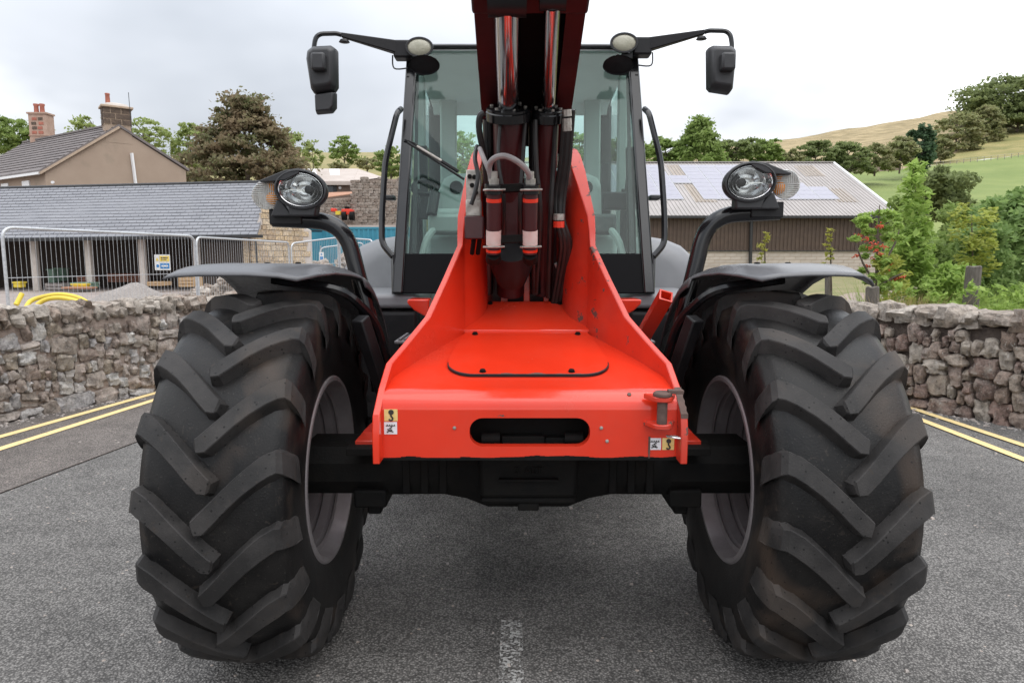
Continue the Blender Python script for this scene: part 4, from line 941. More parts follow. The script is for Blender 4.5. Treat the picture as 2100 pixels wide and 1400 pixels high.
# older strip along the left and right wall
def band(name, seam, wall, off):
    rows = []
    for p in seam: rows.append([V(p.x, p.y, .004), V(xat(wall, p.y) + off, p.y, .004)])
    return MB().loft(rows, cap=False, closed=False).build(name, MT['asphalt_old'], road, 0)
s0, s1 = G(0, 1012), G(290, 903)
dv_ = (s1 - s0); seam = [s0 - dv_ * 1.2, s0, s0 + dv_ * .5, s1, s1 + dv_ * .8, s1 + dv_ * 1.6]
band('old_surface_strip', seam, LW, -.1)
tarline = strip('tar_seam', seam, .008, MT['mortar_dark'], .0065)
def yline(a, b, k0=2.2, k1=2.5):
    d = b - a; return [a - d * k0, a, b, b + d * k1]
a, b = G(0, 897), G(312, 809); a2, b2 = G(0, 922), G(308, 824)
strip('yellow_line', yline(a, b, 1.0, 1.0), .085, MT['yellow'], .009); strip('yellow_line', yline(a2, b2, 1.0, 1.0), .085, MT['yellow'], .009)
a, b = G(2080, 908), G(1912, 852); a2, b2 = G(2080, 936), G(1915, 872)
strip('yellow_line', yline(a, b, 1.0, 2), .08, MT['yellow'], .009); strip('yellow_line', yline(a2, b2, 1.0, 2), .08, MT['yellow'], .009)
w0, w1 = G(1045, 1400), G(1050, 1272)
MB().add([V(w0.x - .042, w0.y - .5, .0045), V(w0.x + .048, w0.y - .5, .0045), V(w1.x + .04, w1.y, .0045), V(w1.x - .042, w1.y, .0045)], [(0, 1, 2, 3)]).build('worn_centre_line', MT['white_worn'], road, 0)
# loose chippings and litter on the road
pb = MB(); rr_ = random.Random(4)
for k in range(900):
    y = rr_.uniform(1.5, 6); x = rr_.uniform(-4, 4)
    if k >= 190:                                     # grit gathered along the wall feet
        y = rr_.uniform(3.5, 8.5); x = xat(LW, y) + abs(rr_.gauss(0, .10)) + .02 if k % 2 else xat(RW, y) - abs(rr_.gauss(0, .10)) - .02
    s = rr_.uniform(.003, .008) * (1.6 if k >= 190 else 1) * (1.5 if rr_.random() < .15 else 1)
    pb.hexa([V(x + s*a*rr_.uniform(.6, 1.2), y + s*b_*rr_.uniform(.6, 1.2), .001) for a, b_ in ((-1,-1),(1,-1),(1,1),(-1,1))] + [V(x + s*a*.6, y + s*b_*.6, s*.9) for a, b_ in ((-1,-1),(1,-1),(1,1),(-1,1))])
MT['pebble'] = material('pebble', (0.42, 0.36, 0.32), (0.30, 0.28, 0.27), 9, 0.8)
tag(pb.build('loose_chippings', MT['pebble'], None, 0, recalc=False), 'pale loose stone chippings scattered on the asphalt', 'gravel', kind='stuff')

# ---------------------------------------------------------------- dry stone walls
def stone_mat(name, cs, bump=.9):
    m = bpy.data.materials.new(name); m.use_nodes = True; t = m.node_tree; b = t.nodes['Principled BSDF']
    tcx = N(t, 'ShaderNodeTexCoord'); gm = N(t, 'ShaderNodeNewGeometry'); oi = N(t, 'ShaderNodeObjectInfo')
    src = gm.outputs['Position']
    base = N(t, 'ShaderNodeValToRGB'); cr = base.color_ramp; cr.interpolation = 'CONSTANT'
    while len(cr.elements) < len(cs): cr.elements.new(.5)
    for i, c in enumerate(cs): cr.elements[i].position = i / len(cs); cr.elements[i].color = (*c, 1)
    L(t, oi.outputs['Random'], base.inputs[0])
    n1 = N(t, 'ShaderNodeTexNoise', inp={'Scale': 14.0, 'Detail': 9.0, 'Roughness': 0.7}); L(t, src, n1.inputs['Vector'])
    n2 = N(t, 'ShaderNodeTexNoise', inp={'Scale': 5.0, 'Detail': 6.0, 'Roughness': 0.65}); L(t, src, n2.inputs['Vector'])
    n3 = N(t, 'ShaderNodeTexNoise', inp={'Scale': 38.0, 'Detail': 8.0, 'Roughness': 0.75, 'Distortion': 1.0}); L(t, src, n3.inputs['Vector'])
    c = Mix(t, 1.0, base.outputs[0], Ramp(t, n1.outputs[0], [(.38, .50), (.62, 1.40)]), 'MULTIPLY')
    c = Mix(t, Ramp(t, n2.outputs[0], [(.50, 0), (.62, .55)]), c, (0.40, 0.355, 0.31))      # lichen
    c = Mix(t, Ramp(t, n3.outputs[0], [(.57, 0), (.63, .75)]), c, (0.50, 0.48, 0.44))
    c = Mix(t, Ramp(t, n3.outputs[0], [(.34, .8), (.42, 0)]), c, (0.05, 0.045, 0.04))
    L(t, c, b.inputs['Base Color']); b.inputs['Roughness'].default_value = .9; b.inputs['Specular IOR Level'].default_value = .25
    h = Mth(t, 'ADD', n1.outputs[0], Mth(t, 'MULTIPLY', n3.outputs[0], .5))
    bp = N(t, 'ShaderNodeBump', inp={'Strength': bump, 'Distance': 0.03}); L(t, h, bp.inputs['Height']); L(t, bp.outputs[0], b.inputs['Normal'])
    return m
MT['stone_l'] = stone_mat('limestone_left', [(.40, .345, .31), (.33, .27, .235), (.30, .235, .20), (.43, .405, .39), (.28, .235, .20), (.36, .30, .265), (.47, .45, .43), (.31, .26, .21), (.36, .34, .335)])
MT['stone_r'] = stone_mat('limestone_right', [(.30, .23, .19), (.24, .18, .145), (.34, .28, .23), (.26, .18, .15), (.38, .33, .28), (.23, .165, .14), (.31, .24, .205)])
MT['cope'] = stone_mat('coping_stone', [(.36, .31, .265), (.31, .26, .22), (.40, .355, .31), (.28, .22, .18)])
MT['mortar'] = material('wall_core', (0.27, 0.21, 0.175), (0.38, 0.30, 0.255), 14, 0.95, bump=.8, bscale=30, bdist=.03)
def rock(seed, n=3, rough=.12, sq=.55):
    """rounded, faceted block of unit size"""
    pts = {}; mb = MB(); fs = []
    def vid(p):
        k = tuple(round(c, 4) for c in p)
        if k not in pts:
            q = Vector(p); s = q.normalized() * 1.22
            q = q.lerp(s, 1 - sq)
            q = q * (1 + rough * 1.6 * mnoise.noise(q * 1.1 + V(seed * 3.1, seed, 0)) + rough * mnoise.noise(q * 2.7 + V(seed, 0, seed * 1.7)))
            pts[k] = len(mb.v); mb.v.append(tuple(q * .5))
        return pts[k]
    for ax_ in range(3):
        for sg in (-1, 1):
            for i in range(n):
                for j in range(n):
                    qd = []
                    for a, b in ((i, j), (i+1, j), (i+1, j+1), (i, j+1)):
                        p = [0, 0, 0]; p[ax_] = sg; p[(ax_+1) % 3] = 2*a/n - 1; p[(ax_+2) % 3] = 2*b/n - 1
                        qd.append(vid(p))
                    fs.append(tuple(qd if sg > 0 else reversed(qd)))
    mb.f = fs; me = mb.mesh('stone', 28); return fixs(me)
def fixs(me):
    bm = bmesh.new(); bm.from_mesh(me); bmesh.ops.recalc_face_normals(bm, faces=bm.faces); bm.to_mesh(me); bm.free(); me.set_sharp_from_angle(angle=R(26)); return me
ROCKS = {}
for key in ('stone_l', 'stone_r', 'cope'):
    ROCKS[key] = []
    for i in range(14):
        me = rock(i + {'stone_l': 0, 'stone_r': 40, 'cope': 80}[key], 4, .22 if key != 'cope' else .24, .62 if key == 'stone_l' else .48); me.materials.append(MT[key]); ROCKS[key].append(me)
def stone_wall(poly, side, H, thick, key, label, seed, t0, t1):
    """side: +1 when the camera is on the left of the walking direction"""
    rnd = random.Random(seed); root = thing('stone_wall', label, 'wall')
    seg = [(a, b, (b - a).length) for a, b in zip(poly, poly[1:])]; tot = sum(s[2] for s in seg)
    def at(t):
        for a, b, l in seg:
            if t <= l or (a, b, l) == seg[-1]: d = (b - a) / l; return a + d * t, d
            t -= l
    # core
    cl, cr = [], []
    mb = MB(); rows = []
    NN = 24
    for k in range(NN + 1):
        p, d = at(tot * k / NN); n = V(d.y, -d.x, 0) * side          # outward (towards the road)
        f = p - n * (.022 if key == 'stone_l' else .05); bk = p - n * thick
        rows.append([V(f.x, f.y, -.05), V(f.x, f.y, H - .16), V(bk.x, bk.y, H - .16), V(bk.x, bk.y, -.2)])
    mb.loft(rows); mb.build('wall_core', MT['mortar' if key == 'stone_l' else 'mortar_dark'], root, 30)
    # skyline packing of face stones
    st = .02; n_ = int((t1 - t0) / st); sky_ = [-.03] * n_; cnt = 0
    while cnt < 292:
        m_ = min(sky_); i0 = sky_.index(m_)
        if m_ > H - .22: break
        i1 = i0
        while i1 < n_ and sky_[i1] < m_ + .025: i1 += 1
        run = i1 - i0; wid = int(rnd.choice((.12, .16, .19, .24, .29, .36)) * rnd.uniform(.85, 1.2) * (1.12 if key == 'stone_r' else 1.0) / st)
        wid = max(4, wid)
        if run - wid < 5: wid = run
        wid = min(wid, run)
        if wid < 3:
            nb = [sky_[j] for j in (i0 - 1, i1) if 0 <= j < n_]; v_ = min(nb) if nb else m_ + .05
            for j in range(i0, i1): sky_[j] = max(v_, m_ + .01)
            continue
        w_ = wid * st; h_ = min(rnd.uniform(.085, .195), w_ * 1.25 + .02) * (1.12 if key == 'stone_r' else 1.0); h_ = max(h_, .07)
        bz = max(sky_[i0:i0+wid])
        for j in range(i0, i0 + wid): sky_[j] = bz + h_ + rnd.uniform(-.008, .008)
        p, d = at(t0 + (i0 + wid / 2) * st); n = V(d.y, -d.x, 0) * side
        o = link('stone', rnd.choice(ROCKS[key]), None, root); dep = rnd.uniform(.16, .22)
        c = p - n * (dep * .5 - rnd.uniform(-.004, .034)); o.location = (c.x, c.y, bz + h_ / 2)
        o.scale = (w_ * rnd.uniform(.92, 1.05), dep, h_ * rnd.uniform(.92, 1.06))
        o.rotation_euler = (rnd.uniform(-.10, .10), rnd.uniform(-.2, .2), math.atan2(d.y, d.x) + rnd.uniform(-.06, .06) + (math.pi if rnd.random() < .5 else 0))
        cnt += 1
    # coping, stones on edge
    t = t0
    while t < t1:
        w_ = rnd.uniform(.12, .28) if key == 'stone_r' else rnd.uniform(.07, .16); h_ = rnd.uniform(.13, .20)
        p, d = at(t + w_ / 2); n = V(d.y, -d.x, 0) * side; c = p - n * (thick * .5)
        o = link('coping_stone', rnd.choice(ROCKS['cope']), None, root)
        o.location = (c.x, c.y, H - .11 + rnd.uniform(-.012, .016)); o.scale = (w_ * 1.15, thick * rnd.uniform(1.0, 1.15), h_)
        o.rotation_euler = (rnd.uniform(-.1, .1), rnd.uniform(-.35, .35) if key == 'stone_l' else rnd.uniform(-.12, .12), math.atan2(d.y, d.x) + rnd.uniform(-.12, .12))
        t += w_ * .93
    set_base(root); return root
stone_wall(LW, 1, 1.0, .36, 'stone_l', 'pale grey and pinkish rubble stone wall with upright coping below the mesh fence', 3, 3.2, 8.4)
stone_wall(RW, -1, .98, .36, 'stone_r', 'dark brownish rubble stone wall with rounded coping below the rowan bushes', 5, 1.9, 8.2)

# ---------------------------------------------------------------- foliage
def leaf_mat(name, c1, c2, c3=None, tl=.5, scale=.8):
    m = bpy.data.materials.new(name); m.use_nodes = True; t = m.node_tree; t.nodes.clear()
    gm = N(t, 'ShaderNodeNewGeometry'); nz = N(t, 'ShaderNodeTexNoise', inp={'Scale': scale, 'Detail': 4.0}); L(t, gm.outputs['Position'], nz.inputs['Vector'])
    c = Mix(t, gm.outputs['Random Per Island'], c1, c2)
    c = Mix(t, Ramp(t, nz.outputs[0], [(.42, 0), (.62, .8)]), c, c3 if c3 else c2)
    d = N(t, 'ShaderNodeBsdfPrincipled', inp={'Roughness': .6, 'Specular IOR Level': .25}); L(t, c, d.inputs['Base Color'])
    tr = N(t, 'ShaderNodeBsdfTranslucent'); L(t, c, tr.inputs[0]); mx = N(t, 'ShaderNodeMixShader', inp={0: tl})
    L(t, d.outputs[0], mx.inputs[1]); L(t, tr.outputs[0], mx.inputs[2]); o = N(t, 'ShaderNodeOutputMaterial'); L(t, mx.outputs[0], o.inputs[0]); return m
MT['leaf_green'] = leaf_mat('leaf_green', (.17, .25, .065), (.30, .39, .125), (.24, .31, .10), scale=.35)
MT['leaf_dark'] = leaf_mat('leaf_dark', (.15, .19, .075), (.26, .31, .125), (.21, .25, .105), scale=.35)
MT['leaf_hedge'] = leaf_mat('leaf_hedge', (.19, .21, .09), (.34, .36, .165), (.30, .28, .15), scale=.35)
MT['leaf_conifer'] = leaf_mat('leaf_conifer', (.06, .11, .06), (.12, .19, .10), (.085, .14, .075), scale=.5)
MT['leaf_copper'] = leaf_mat('leaf_copper', (.20, .155, .095), (.17, .20, .085), (.31, .23, .15), scale=.45)
MT['leaf_pale'] = leaf_mat('leaf_pale', (.26, .32, .11), (.38, .45, .18), (.30, .36, .13), scale=.35)
MT['leaf_fresh'] = leaf_mat('leaf_fresh', (.22, .34, .075), (.42, .55, .15), (.32, .45, .11), scale=3)
MT['leaf_blue'] = leaf_mat('leaf_blue', (.15, .25, .075), (.31, .42, .15), (.22, .32, .11), scale=3)
MT['leaf_yellow'] = leaf_mat('leaf_yellow', (.34, .34, .06), (.45, .43, .11), (.30, .33, .07), scale=3)
MT['straw'] = leaf_mat('straw', (.42, .30, .14), (.55, .42, .22), (.36, .27, .13), .3, scale=3)
MT['bark'] = material('bark', (0.10, 0.075, 0.055), (0.17, 0.14, 0.115), 12, 0.95, bump=.8, bscale=30, bdist=.03)
MT['berry'] = material('berry', (0.50, 0.06, 0.03), (0.58, 0.11, 0.04), 40, 0.35)
def leafmesh(name, pts, size, rng, up=.35, asp=1.7, var=.35):
    n = len(pts); nr = rng.normal(size=(n, 3)); nr[:, 2] = np.abs(nr[:, 2]) + up; nr /= np.linalg.norm(nr, axis=1)[:, None]
    a = rng.normal(size=(n, 3)); a -= nr * (a * nr).sum(1)[:, None]; a /= np.linalg.norm(a, axis=1)[:, None]; b = np.cross(nr, a)
    s = (size * (1 + var * rng.uniform(-1, 1, n)))[:, None]
    v = np.stack([pts - a * s * asp * .5, pts + b * s * .5 - a * s * .1, pts + a * s * asp * .5, pts - b * s * .5 - a * s * .1], 1).reshape(-1, 3)
    me = bpy.data.meshes.new(name); me.vertices.add(4 * n); me.vertices.foreach_set('co', v.astype(np.float32).ravel())
    me.loops.add(4 * n); me.loops.foreach_set('vertex_index', np.arange(4 * n, dtype=np.int32))
    me.polygons.add(n); me.polygons.foreach_set('loop_start', np.arange(n, dtype=np.int32) * 4); me.polygons.foreach_set('loop_total', np.full(n, 4, dtype=np.int32))
    me.update(calc_edges=True); return me
def crown_pts(rng, c, rad, nclump, per, clump=.26, shape='round', hollow=.35):
    c = np.array(c); rad = np.array(rad); out = []; cc = []
    k = 0
    while len(cc) < nclump:
        d = rng.normal(size=3); d /= np.linalg.norm(d); r = rng.uniform(hollow, 1) ** .6
        p = d * r
        if shape == 'cone':
            z = rng.uniform(-1, 1); w = (1 - (z + 1) / 2) ** .8 * .95 + .06; an = rng.uniform(0, 6.283); q = rng.uniform(.35, 1) ** .5; p = np.array([math.cos(an) * w * q, math.sin(an) * w * q, z])
        elif shape == 'beech':
            z = 1 - 2 * rng.uniform(0, 1) ** .72; f = (1 - z) / 2; w = min(1, .10 + 1.12 * f ** .85) if f < .82 else 1 - (f - .82) * 1.2; an = rng.uniform(0, 6.283); q = rng.uniform(.35, 1) ** .5; p = np.array([math.cos(an) * w * q, math.sin(an) * w * q, z])
        elif shape == 'broad':
            z = rng.uniform(-1, 1); w = math.sqrt(max(1 - max(z, -.2) ** 2, 0)) if z > -.2 else 1.0; w *= (1.0 if z < .3 else 1.0); an = rng.uniform(0, 6.283); q = rng.uniform(.3, 1) ** .5; p = np.array([math.cos(an) * w * q, math.sin(an) * w * q, z])
        cc.append(p * rad * (1 + .12 * rng.normal()))
    for p in cc:
        m = max(4, int(per * rng.uniform(.5, 1.5)))
        q = rng.normal(size=(m, 3)) * (rad * clump * rng.uniform(.55, 1.15)) * np.array([.66, .66, .30])
        out.append(q + p + c)
    return np.concatenate(out), [Vector(p + c) for p in cc]
def tree(name, label, cat, cx, top, base, wpx, Y, mat, nclump=70, per=45, size=None, shape='round', group=None, seed=1, clump=.26, hollow=.35, zbase=None, trunk=True, up=.35):
    rng = np.random.default_rng(seed); rnd = random.Random(seed)
    t_ = P(cx, top, Y); b_ = P(cx, base, Y); hgt = t_.z - b_.z; wid = wpx / 1400 * Y
    root = thing(name, label, cat, group)
    cz = (t_.z + b_.z) / 2
    pts, cc = crown_pts(rng, (t_.x, Y, cz), (wid / 2 * .93, wid / 2 * .93, hgt / 2 * .95), nclump, per, clump, shape, hollow)
    size = size or Y * .0030; per = int(per * 1.7)
    me = leafmesh('crown', pts, size, rng, up); me.materials.append(mat); link('crown', me, None, root)
    if trunk:
        g0 = zbase if zbase is not None else b_.z - hgt * .18
        tr = MB(); r0 = max(wid * .028, .02)
        ax_ = [V(t_.x, Y, g0), V(t_.x + wid * .01, Y, g0 + (cz - g0) * .5), V(t_.x - wid * .01, Y, cz), V(t_.x, Y, cz + hgt * .3)]
        tr.tube(curve_pts(ax_, 3), r0, 7, radii=[r0 * (1 - .85 * k / 9) for k in range(10)])
        for p in rnd.sample(cc, min(14, len(cc))):
            s_ = V(t_.x, Y, max(g0 + .2 * (cz - g0), min(p.z - wid * .15, cz + hgt * .2)))
            tr.tube([s_, s_.lerp(p, .5) + V(0, 0, wid * .03), p], r0 * .3, 5, radii=[r0 * .45, r0 * .28, r0 * .1])
        tr.build('trunk', MT['bark'], root, 60, recalc=False)
    set_base(root); return root
# ---------------------------------------------------------------- trees on the left
tree('copper_beech', 'broad copper leaved beech tree behind the long slate roof', 'tree', 500, 192, 400, 262, 60, MT['leaf_copper'], 420, 60, .21, 'beech', seed=11, clump=.13, zbase=.5)
TL = [('tree', 'leafy green tree left of the two-pot chimney', 28, 238, 330, 120, 72, 'leaf_green', 'round', 80, 60),
      ('tree', 'thin leafed green tree behind the single-pot chimney', 190, 236, 300, 95, 82, 'leaf_pale', 'round', 45, 26),
      ('tree', 'sparse spreading tree behind the right gable slope', 292, 245, 318, 105, 84, 'leaf_pale', 'broad', 60, 30),
      ('tree', 'pale green tree rising behind the copper beech, house side', 388, 245, 350, 72, 84, 'leaf_pale', 'round', 60, 40),
      ('bush', 'olive bush between the house eave and the copper beech', 395, 322, 372, 66, 66, 'leaf_hedge', 'round', 40, 36),
      ('tree', 'yellowish green tree just behind the copper beech, container side', 588, 262, 350, 70, 86, 'leaf_pale', 'round', 50, 40),
      ('tree', 'small thin tree with bare twigs above the low brown barn', 640, 288, 350, 46, 92, 'leaf_pale', 'round', 30, 20),
      ('tree', 'round topped green tree on the scrub hill above the low brown barn', 704, 274, 342, 66, 98, 'leaf_green', 'round', 46, 34),
      ('bush', 'low olive scrub bush beside the round topped tree', 752, 322, 350, 60, 96, 'leaf_hedge', 'round', 30, 26),
      ('bush', 'scrub bush in front of the dry bank above the ruined wall', 692, 330, 352, 50, 90, 'leaf_hedge', 'round', 24, 24),
      ('bush', 'dark green bush on the bank beside the cab handrail', 800, 300, 366, 70, 74, 'leaf_green', 'round', 50, 40),
      ('bush', 'green bank bush seen through the cab beside the wiper', 880, 296, 372, 110, 76, 'leaf_green', 'round', 60, 40),
      ('tree', 'green tree seen through the windscreen between rear pillar and boom', 950, 270, 372, 90, 84, 'leaf_green', 'round', 60, 40)]
for i, (nm, lb, cx, tp, bs, wd, Y, mt, sh, nc, pr) in enumerate(TL):
    tree({'tree': 'green_tree', 'bush': 'scrub_bush'}[nm], lb, nm, cx, tp, bs, wd, Y, MT[mt], nc, pr, None, sh, 'trees beyond the farm buildings', seed=100 + i, clump=.22)
# ---------------------------------------------------------------- trees on the right
TR = [('tree', 'tall pointed pale green tree behind the solar barn roof', 1437, 238, 340, 112, 105, 'leaf_green', 'cone', 150, 42),
      ('tree', 'rounded green tree left of the tall pointed tree', 1365, 285, 342, 80, 108, 'leaf_green', 'round', 60, 40),
      ('tree', 'rounded green tree seen through the right of the windscreen', 1285, 282, 345, 100, 104, 'leaf_green', 'round', 60, 40),
      ('tree', 'green tree seen through the windscreen right of the boom', 1190, 268, 350, 100, 100, 'leaf_green', 'round', 60, 40),
      ('tree', 'dark green round tree right of the tall pointed tree', 1512, 280, 342, 78, 112, 'leaf_dark', 'round', 60, 40),
      ('tree', 'olive green tree at the foot of the dry hillside', 1568, 288, 342, 74, 114, 'leaf_green', 'round', 56, 40),
      ('bush', 'low pale bush between tree line and dark hedge', 1622, 308, 345, 54, 116, 'leaf_hedge', 'round', 36, 32),
      ('bush', 'dark hedge bush at the barn ridge end', 1675, 292, 350, 80, 120, 'leaf_dark', 'broad', 60, 40),
      ('bush', 'dark hedge bush in the middle of the field boundary', 1740, 296, 350, 90, 122, 'leaf_dark', 'broad', 60, 40),
      ('bush', 'brownish hedge bush on the field boundary', 1797, 300, 352, 70, 126, 'leaf_hedge', 'broad', 50, 36),
      ('tree', 'rounded olive tree left of the dark conifer', 1849, 282, 345, 66, 136, 'leaf_hedge', 'round', 56, 40),
      ('conifer', 'dark blue-green conifer standing on the field boundary', 1894, 258, 348, 56, 140, 'leaf_conifer', 'round', 70, 46),
      ('bush', 'thorn bush right of the dark conifer', 1932, 285, 332, 56, 165, 'leaf_hedge', 'broad', 40, 34),
      ('bush', 'thorn bush at the middle of the diagonal hedge', 1965, 236, 310, 84, 190, 'leaf_hedge', 'broad', 60, 40),
      ('bush', 'thorn bush high on the diagonal hedge', 2018, 222, 292, 70, 205, 'leaf_hedge', 'broad', 50, 40),
      ('tree', 'large spreading tree crowning the hill at the top of the hedge', 2058, 164, 262, 170, 225, 'leaf_dark', 'broad', 130, 46),
      ('bush', 'hedge bush under the large hilltop tree', 2090, 215, 262, 90, 218, 'leaf_dark', 'broad', 50, 40),
      ('tree', 'hilltop tree beside the large spreading one', 2190, 150, 262, 140, 225, 'leaf_dark', 'broad', 90, 40)]
for i, (nm, lb, cx, tp, bs, wd, Y, mt, sh, nc, pr) in enumerate(TR):
    tree({'tree': 'green_tree', 'bush': 'hedge_bush', 'conifer': 'conifer'}[nm], lb, 'tree' if nm != 'bush' else 'bush', cx, tp, bs, wd, Y, MT[mt], int(nc * 1.5), int(pr * 1.1), Y * .0031, sh, 'trees and hedges below the hill', seed=200 + i, clump=.19, hollow=.55)
MT['grey_crate'] = material('grey_crate', (0.20, 0.18, 0.17), (0.28, 0.25, 0.23), 6, 0.9)
# small field wall and far fence
fw_ = MB(); rows = []
for k in range(13):
    c = 1690 + k * 13; p = far_z(c, 158)
    rows.append([p + V(0, -.3, -.4), p + V(0, -.3, 1.15 + .15 * mnoise.noise(V(k, 3, 0))), p + V(0, .3, 1.15), p + V(0, .3, -.4)])
tag(fw_.loft(rows).build('field_wall', MT['stone_r'], None, 0), 'low field wall of dark stone at the far edge of the green meadow', 'wall')
fr_ = thing('field_fence', 'thin post and wire fence along the top edge of the green meadow', 'fence')
for k in range(22):
    c = 1850 + k * 14; p = far_z(c, 157.5); MB().bb(p + V(-.04, -.04, -.3), p + V(.04, .04, 1.0)).build('post', MT['grey_crate'], fr_, 0)
wr = [far_z(1850 + k * 14, 157.4) for k in range(22)]
for hz in (.5, 1.0): MB().tube([p + V(0, 0, hz) for p in wr], .02, 4).build('wire', MT['steel'], fr_, 0)
set_base(fr_)

# ---------------------------------------------------------------- open-fronted shed with slate roof
MT['slate'] = material('blue_grey_slate', (0.175, 0.178, 0.195), (0.225, 0.228, 0.245), 2.5, 0.55, 0.7, bump=.25, bscale=8, stretch=(.5, 2, 2))
MT['slate_dark'] = material('house_slate', (0.135, 0.118, 0.115), (0.18, 0.155, 0.15), 1.5, 0.7, bump=.2, bscale=6)
MT['sandstone'] = stone_mat('sandstone_blocks', [(.50, .38, .24), (.44, .34, .22), (.55, .43, .29), (.40, .30, .20), (.52, .42, .30)], .4)
MT['concrete'] = material('concrete', (0.46, 0.41, 0.37), (0.54, 0.49, 0.45), 3, 0.9, bump=.2)
MT['darkwood'] = material('dark_boards', (0.045, 0.034, 0.028), (0.075, 0.055, 0.045), 4, 0.85, stretch=(8, 8, .5))
MT['gutter'] = material('black_gutter', (0.02, 0.02, 0.022), (0.03, 0.03, 0.03), 5, 0.4)
MT['timber'] = material('pallet_timber', (0.36, 0.24, 0.13), (0.46, 0.32, 0.19), 12, 0.85, stretch=(1, 6, 6))
SHY = 33.5
sh = thing('open_shed', 'long open-fronted farm shed with blue-grey slate roof and concrete posts', 'shed')
eL, eR = P(-260, 494, SHY - .6), P(527, 482, SHY - .6); rL, rR = P(-215, 392, SHY + 4.2), P(558, 374, SHY + 4.2)
NC = 17
rfm = MB(); base_ = []
rb_ = MB().hexa([eL + V(0, 0, -.10), eR + V(0, 0, -.10), rR + V(0, 0, -.10), rL + V(0, 0, -.10), eL, eR, rR, rL]); roof = rb_.build('roof', MT['slate'], sh, 0)
# slate courses, each overlapping the one below, and slates with fine joints
rs_ = random.Random(2)
def quadp(a, b): return (eL.lerp(rL, b)).lerp(eR.lerp(rR, b), a)
for k in range(NC):
    b0, b1 = k / NC, (k + 1) / NC + .004
    nS = 1
    cm_ = MB(); a0_, a1_ = quadp(0, b0), quadp(1, b0); a2_, a3_ = quadp(1, b1), quadp(0, b1)
    M_ = 46
    for j in range(M_):
        f0, f1 = j / M_ + .0006 + (.5 / M_ if k % 2 else 0), (j + 1) / M_ - .0006 + (.5 / M_ if k % 2 else 0); f1 = min(f1, 1.0)
        dz = rs_.uniform(0, .012)
        p = [a0_.lerp(a1_, f0), a0_.lerp(a1_, f1), a3_.lerp(a2_, f1), a3_.lerp(a2_, f0)]
        cm_.hexa([p[0] + V(0, 0, .004), p[1] + V(0, 0, .004), p[2] + V(0, 0, .002), p[3] + V(0, 0, .002), p[0] + V(0, -.01, .05 + dz), p[1] + V(0, -.01, .05 + dz), p[2] + V(0, 0, .012), p[3] + V(0, 0, .012)])
    tag(cm_.build('slate_course', MT['slate'], roof, 0, recalc=False), kind='stuff')
MB().tube([rL + V(0, 0, .03), rR + V(0, 0, .03)], .09, 8).build('ridge', MT['gutter'], roof)
MB().beam(eL + V(0, -.10, -.06), eR + V(.3, -.10, -.06), .16, .14).build('gutter', MT['gutter'], sh)
gz = P(100, 597, SHY).z
for px in (-60, 68, 180, 290, 402, 505):
    t_ = P(px, 486, SHY); MB().bb((t_.x - .13, SHY - .13, gz - .2), (t_.x + .13, SHY + .13, t_.z)).build('post', MT['concrete' if px < 480 else 'sandstone'], sh, 0)
xl, xr = eL.x, P(522, 500, SHY).x
MB().bb((xl, SHY + 4.0, gz - .2), (xr, SHY + 4.15, rL.z - .1)).build('back_wall', MT['darkwood'], sh)
MB().bb((xl - .1, SHY, gz - .2), (xl + .05, SHY + 4.2, eL.z)).build('end_wall', MT['darkwood'], sh)
# boards of the closed bay
x0, x1 = P(402, 500, SHY).x, P(502, 500, SHY).x
for k in range(16):
    xx = x0 + (x1 - x0) * k / 16; MB().bb((xx, SHY + .2, gz - .1), (xx + (x1 - x0) / 16 - .03, SHY + .24, eL.z - .05)).build('board', MT['darkwood'], sh, 0)
# sandstone gable end, coursed blocks
gx0, gx1 = xr - .1, P(634, 470, SHY + 3.2).x
gA = P(524, 560, SHY); 
def gable_top(u): return interp([(0, eR.z - .05), (.28, rR.z - .8), (.45, P(590, 442, SHY + 2).z), (1, P(630, 470, SHY + 3.2).z)], u)
gw = MB(); rows = []
for k in range(13):
    u = k / 12; x = gx0 + (gx1 - gx0) * u; y = SHY + 3.2 * u
    rows.append([V(x, y, gz - .3), V(x, y, gable_top(u) - .05), V(x, y + .4, gable_top(u) - .05), V(x, y + .4, gz - .3)])
gable = gw.loft(rows).build('stone_gable', MT['mortar_pale'] if 'mortar_pale' in MT else MT['concrete'], sh, 0)
bl = MB(); bl.box((0, 0, 0), (1, 1, 1)); blk = bl.mesh('block', 0); blk.materials.append(MT['sandstone'])
rb = random.Random(9); z = gz - .2; cnt = 0; dirv = V(gx1 - gx0, 3.2, 0); gl = dirv.length; dirv /= gl; nb_ = V(dirv.y, -dirv.x, 0)
while z < 4.2 and cnt < 280:
    h_ = rb.uniform(.20, .30); t = -.1
    while t < gl:
        w_ = rb.uniform(.3, .75); c = V(gx0, SHY, 0) + dirv * (t + w_ / 2)
        if z + h_ < gable_top(min(max((t + w_ / 2) / gl, 0), 1)) and t + w_ < gl + .1:
            o = link('block', blk, None, gable); o.location = V(c.x, c.y, z + h_ / 2) - nb_ * .03 + nb_ * rb.uniform(.0, .03); o.scale = (w_ - .03, .14, h_ - .03)
            o.rotation_euler = (0, 0, math.atan2(dirv.y, dirv.x)); cnt += 1
        t += w_
    z += h_
MB().tube([P(524, 492, SHY - .3), P(528, 560, SHY - .3)], .05, 8).build('downpipe', MT['gutter'], sh)
set_base(sh)

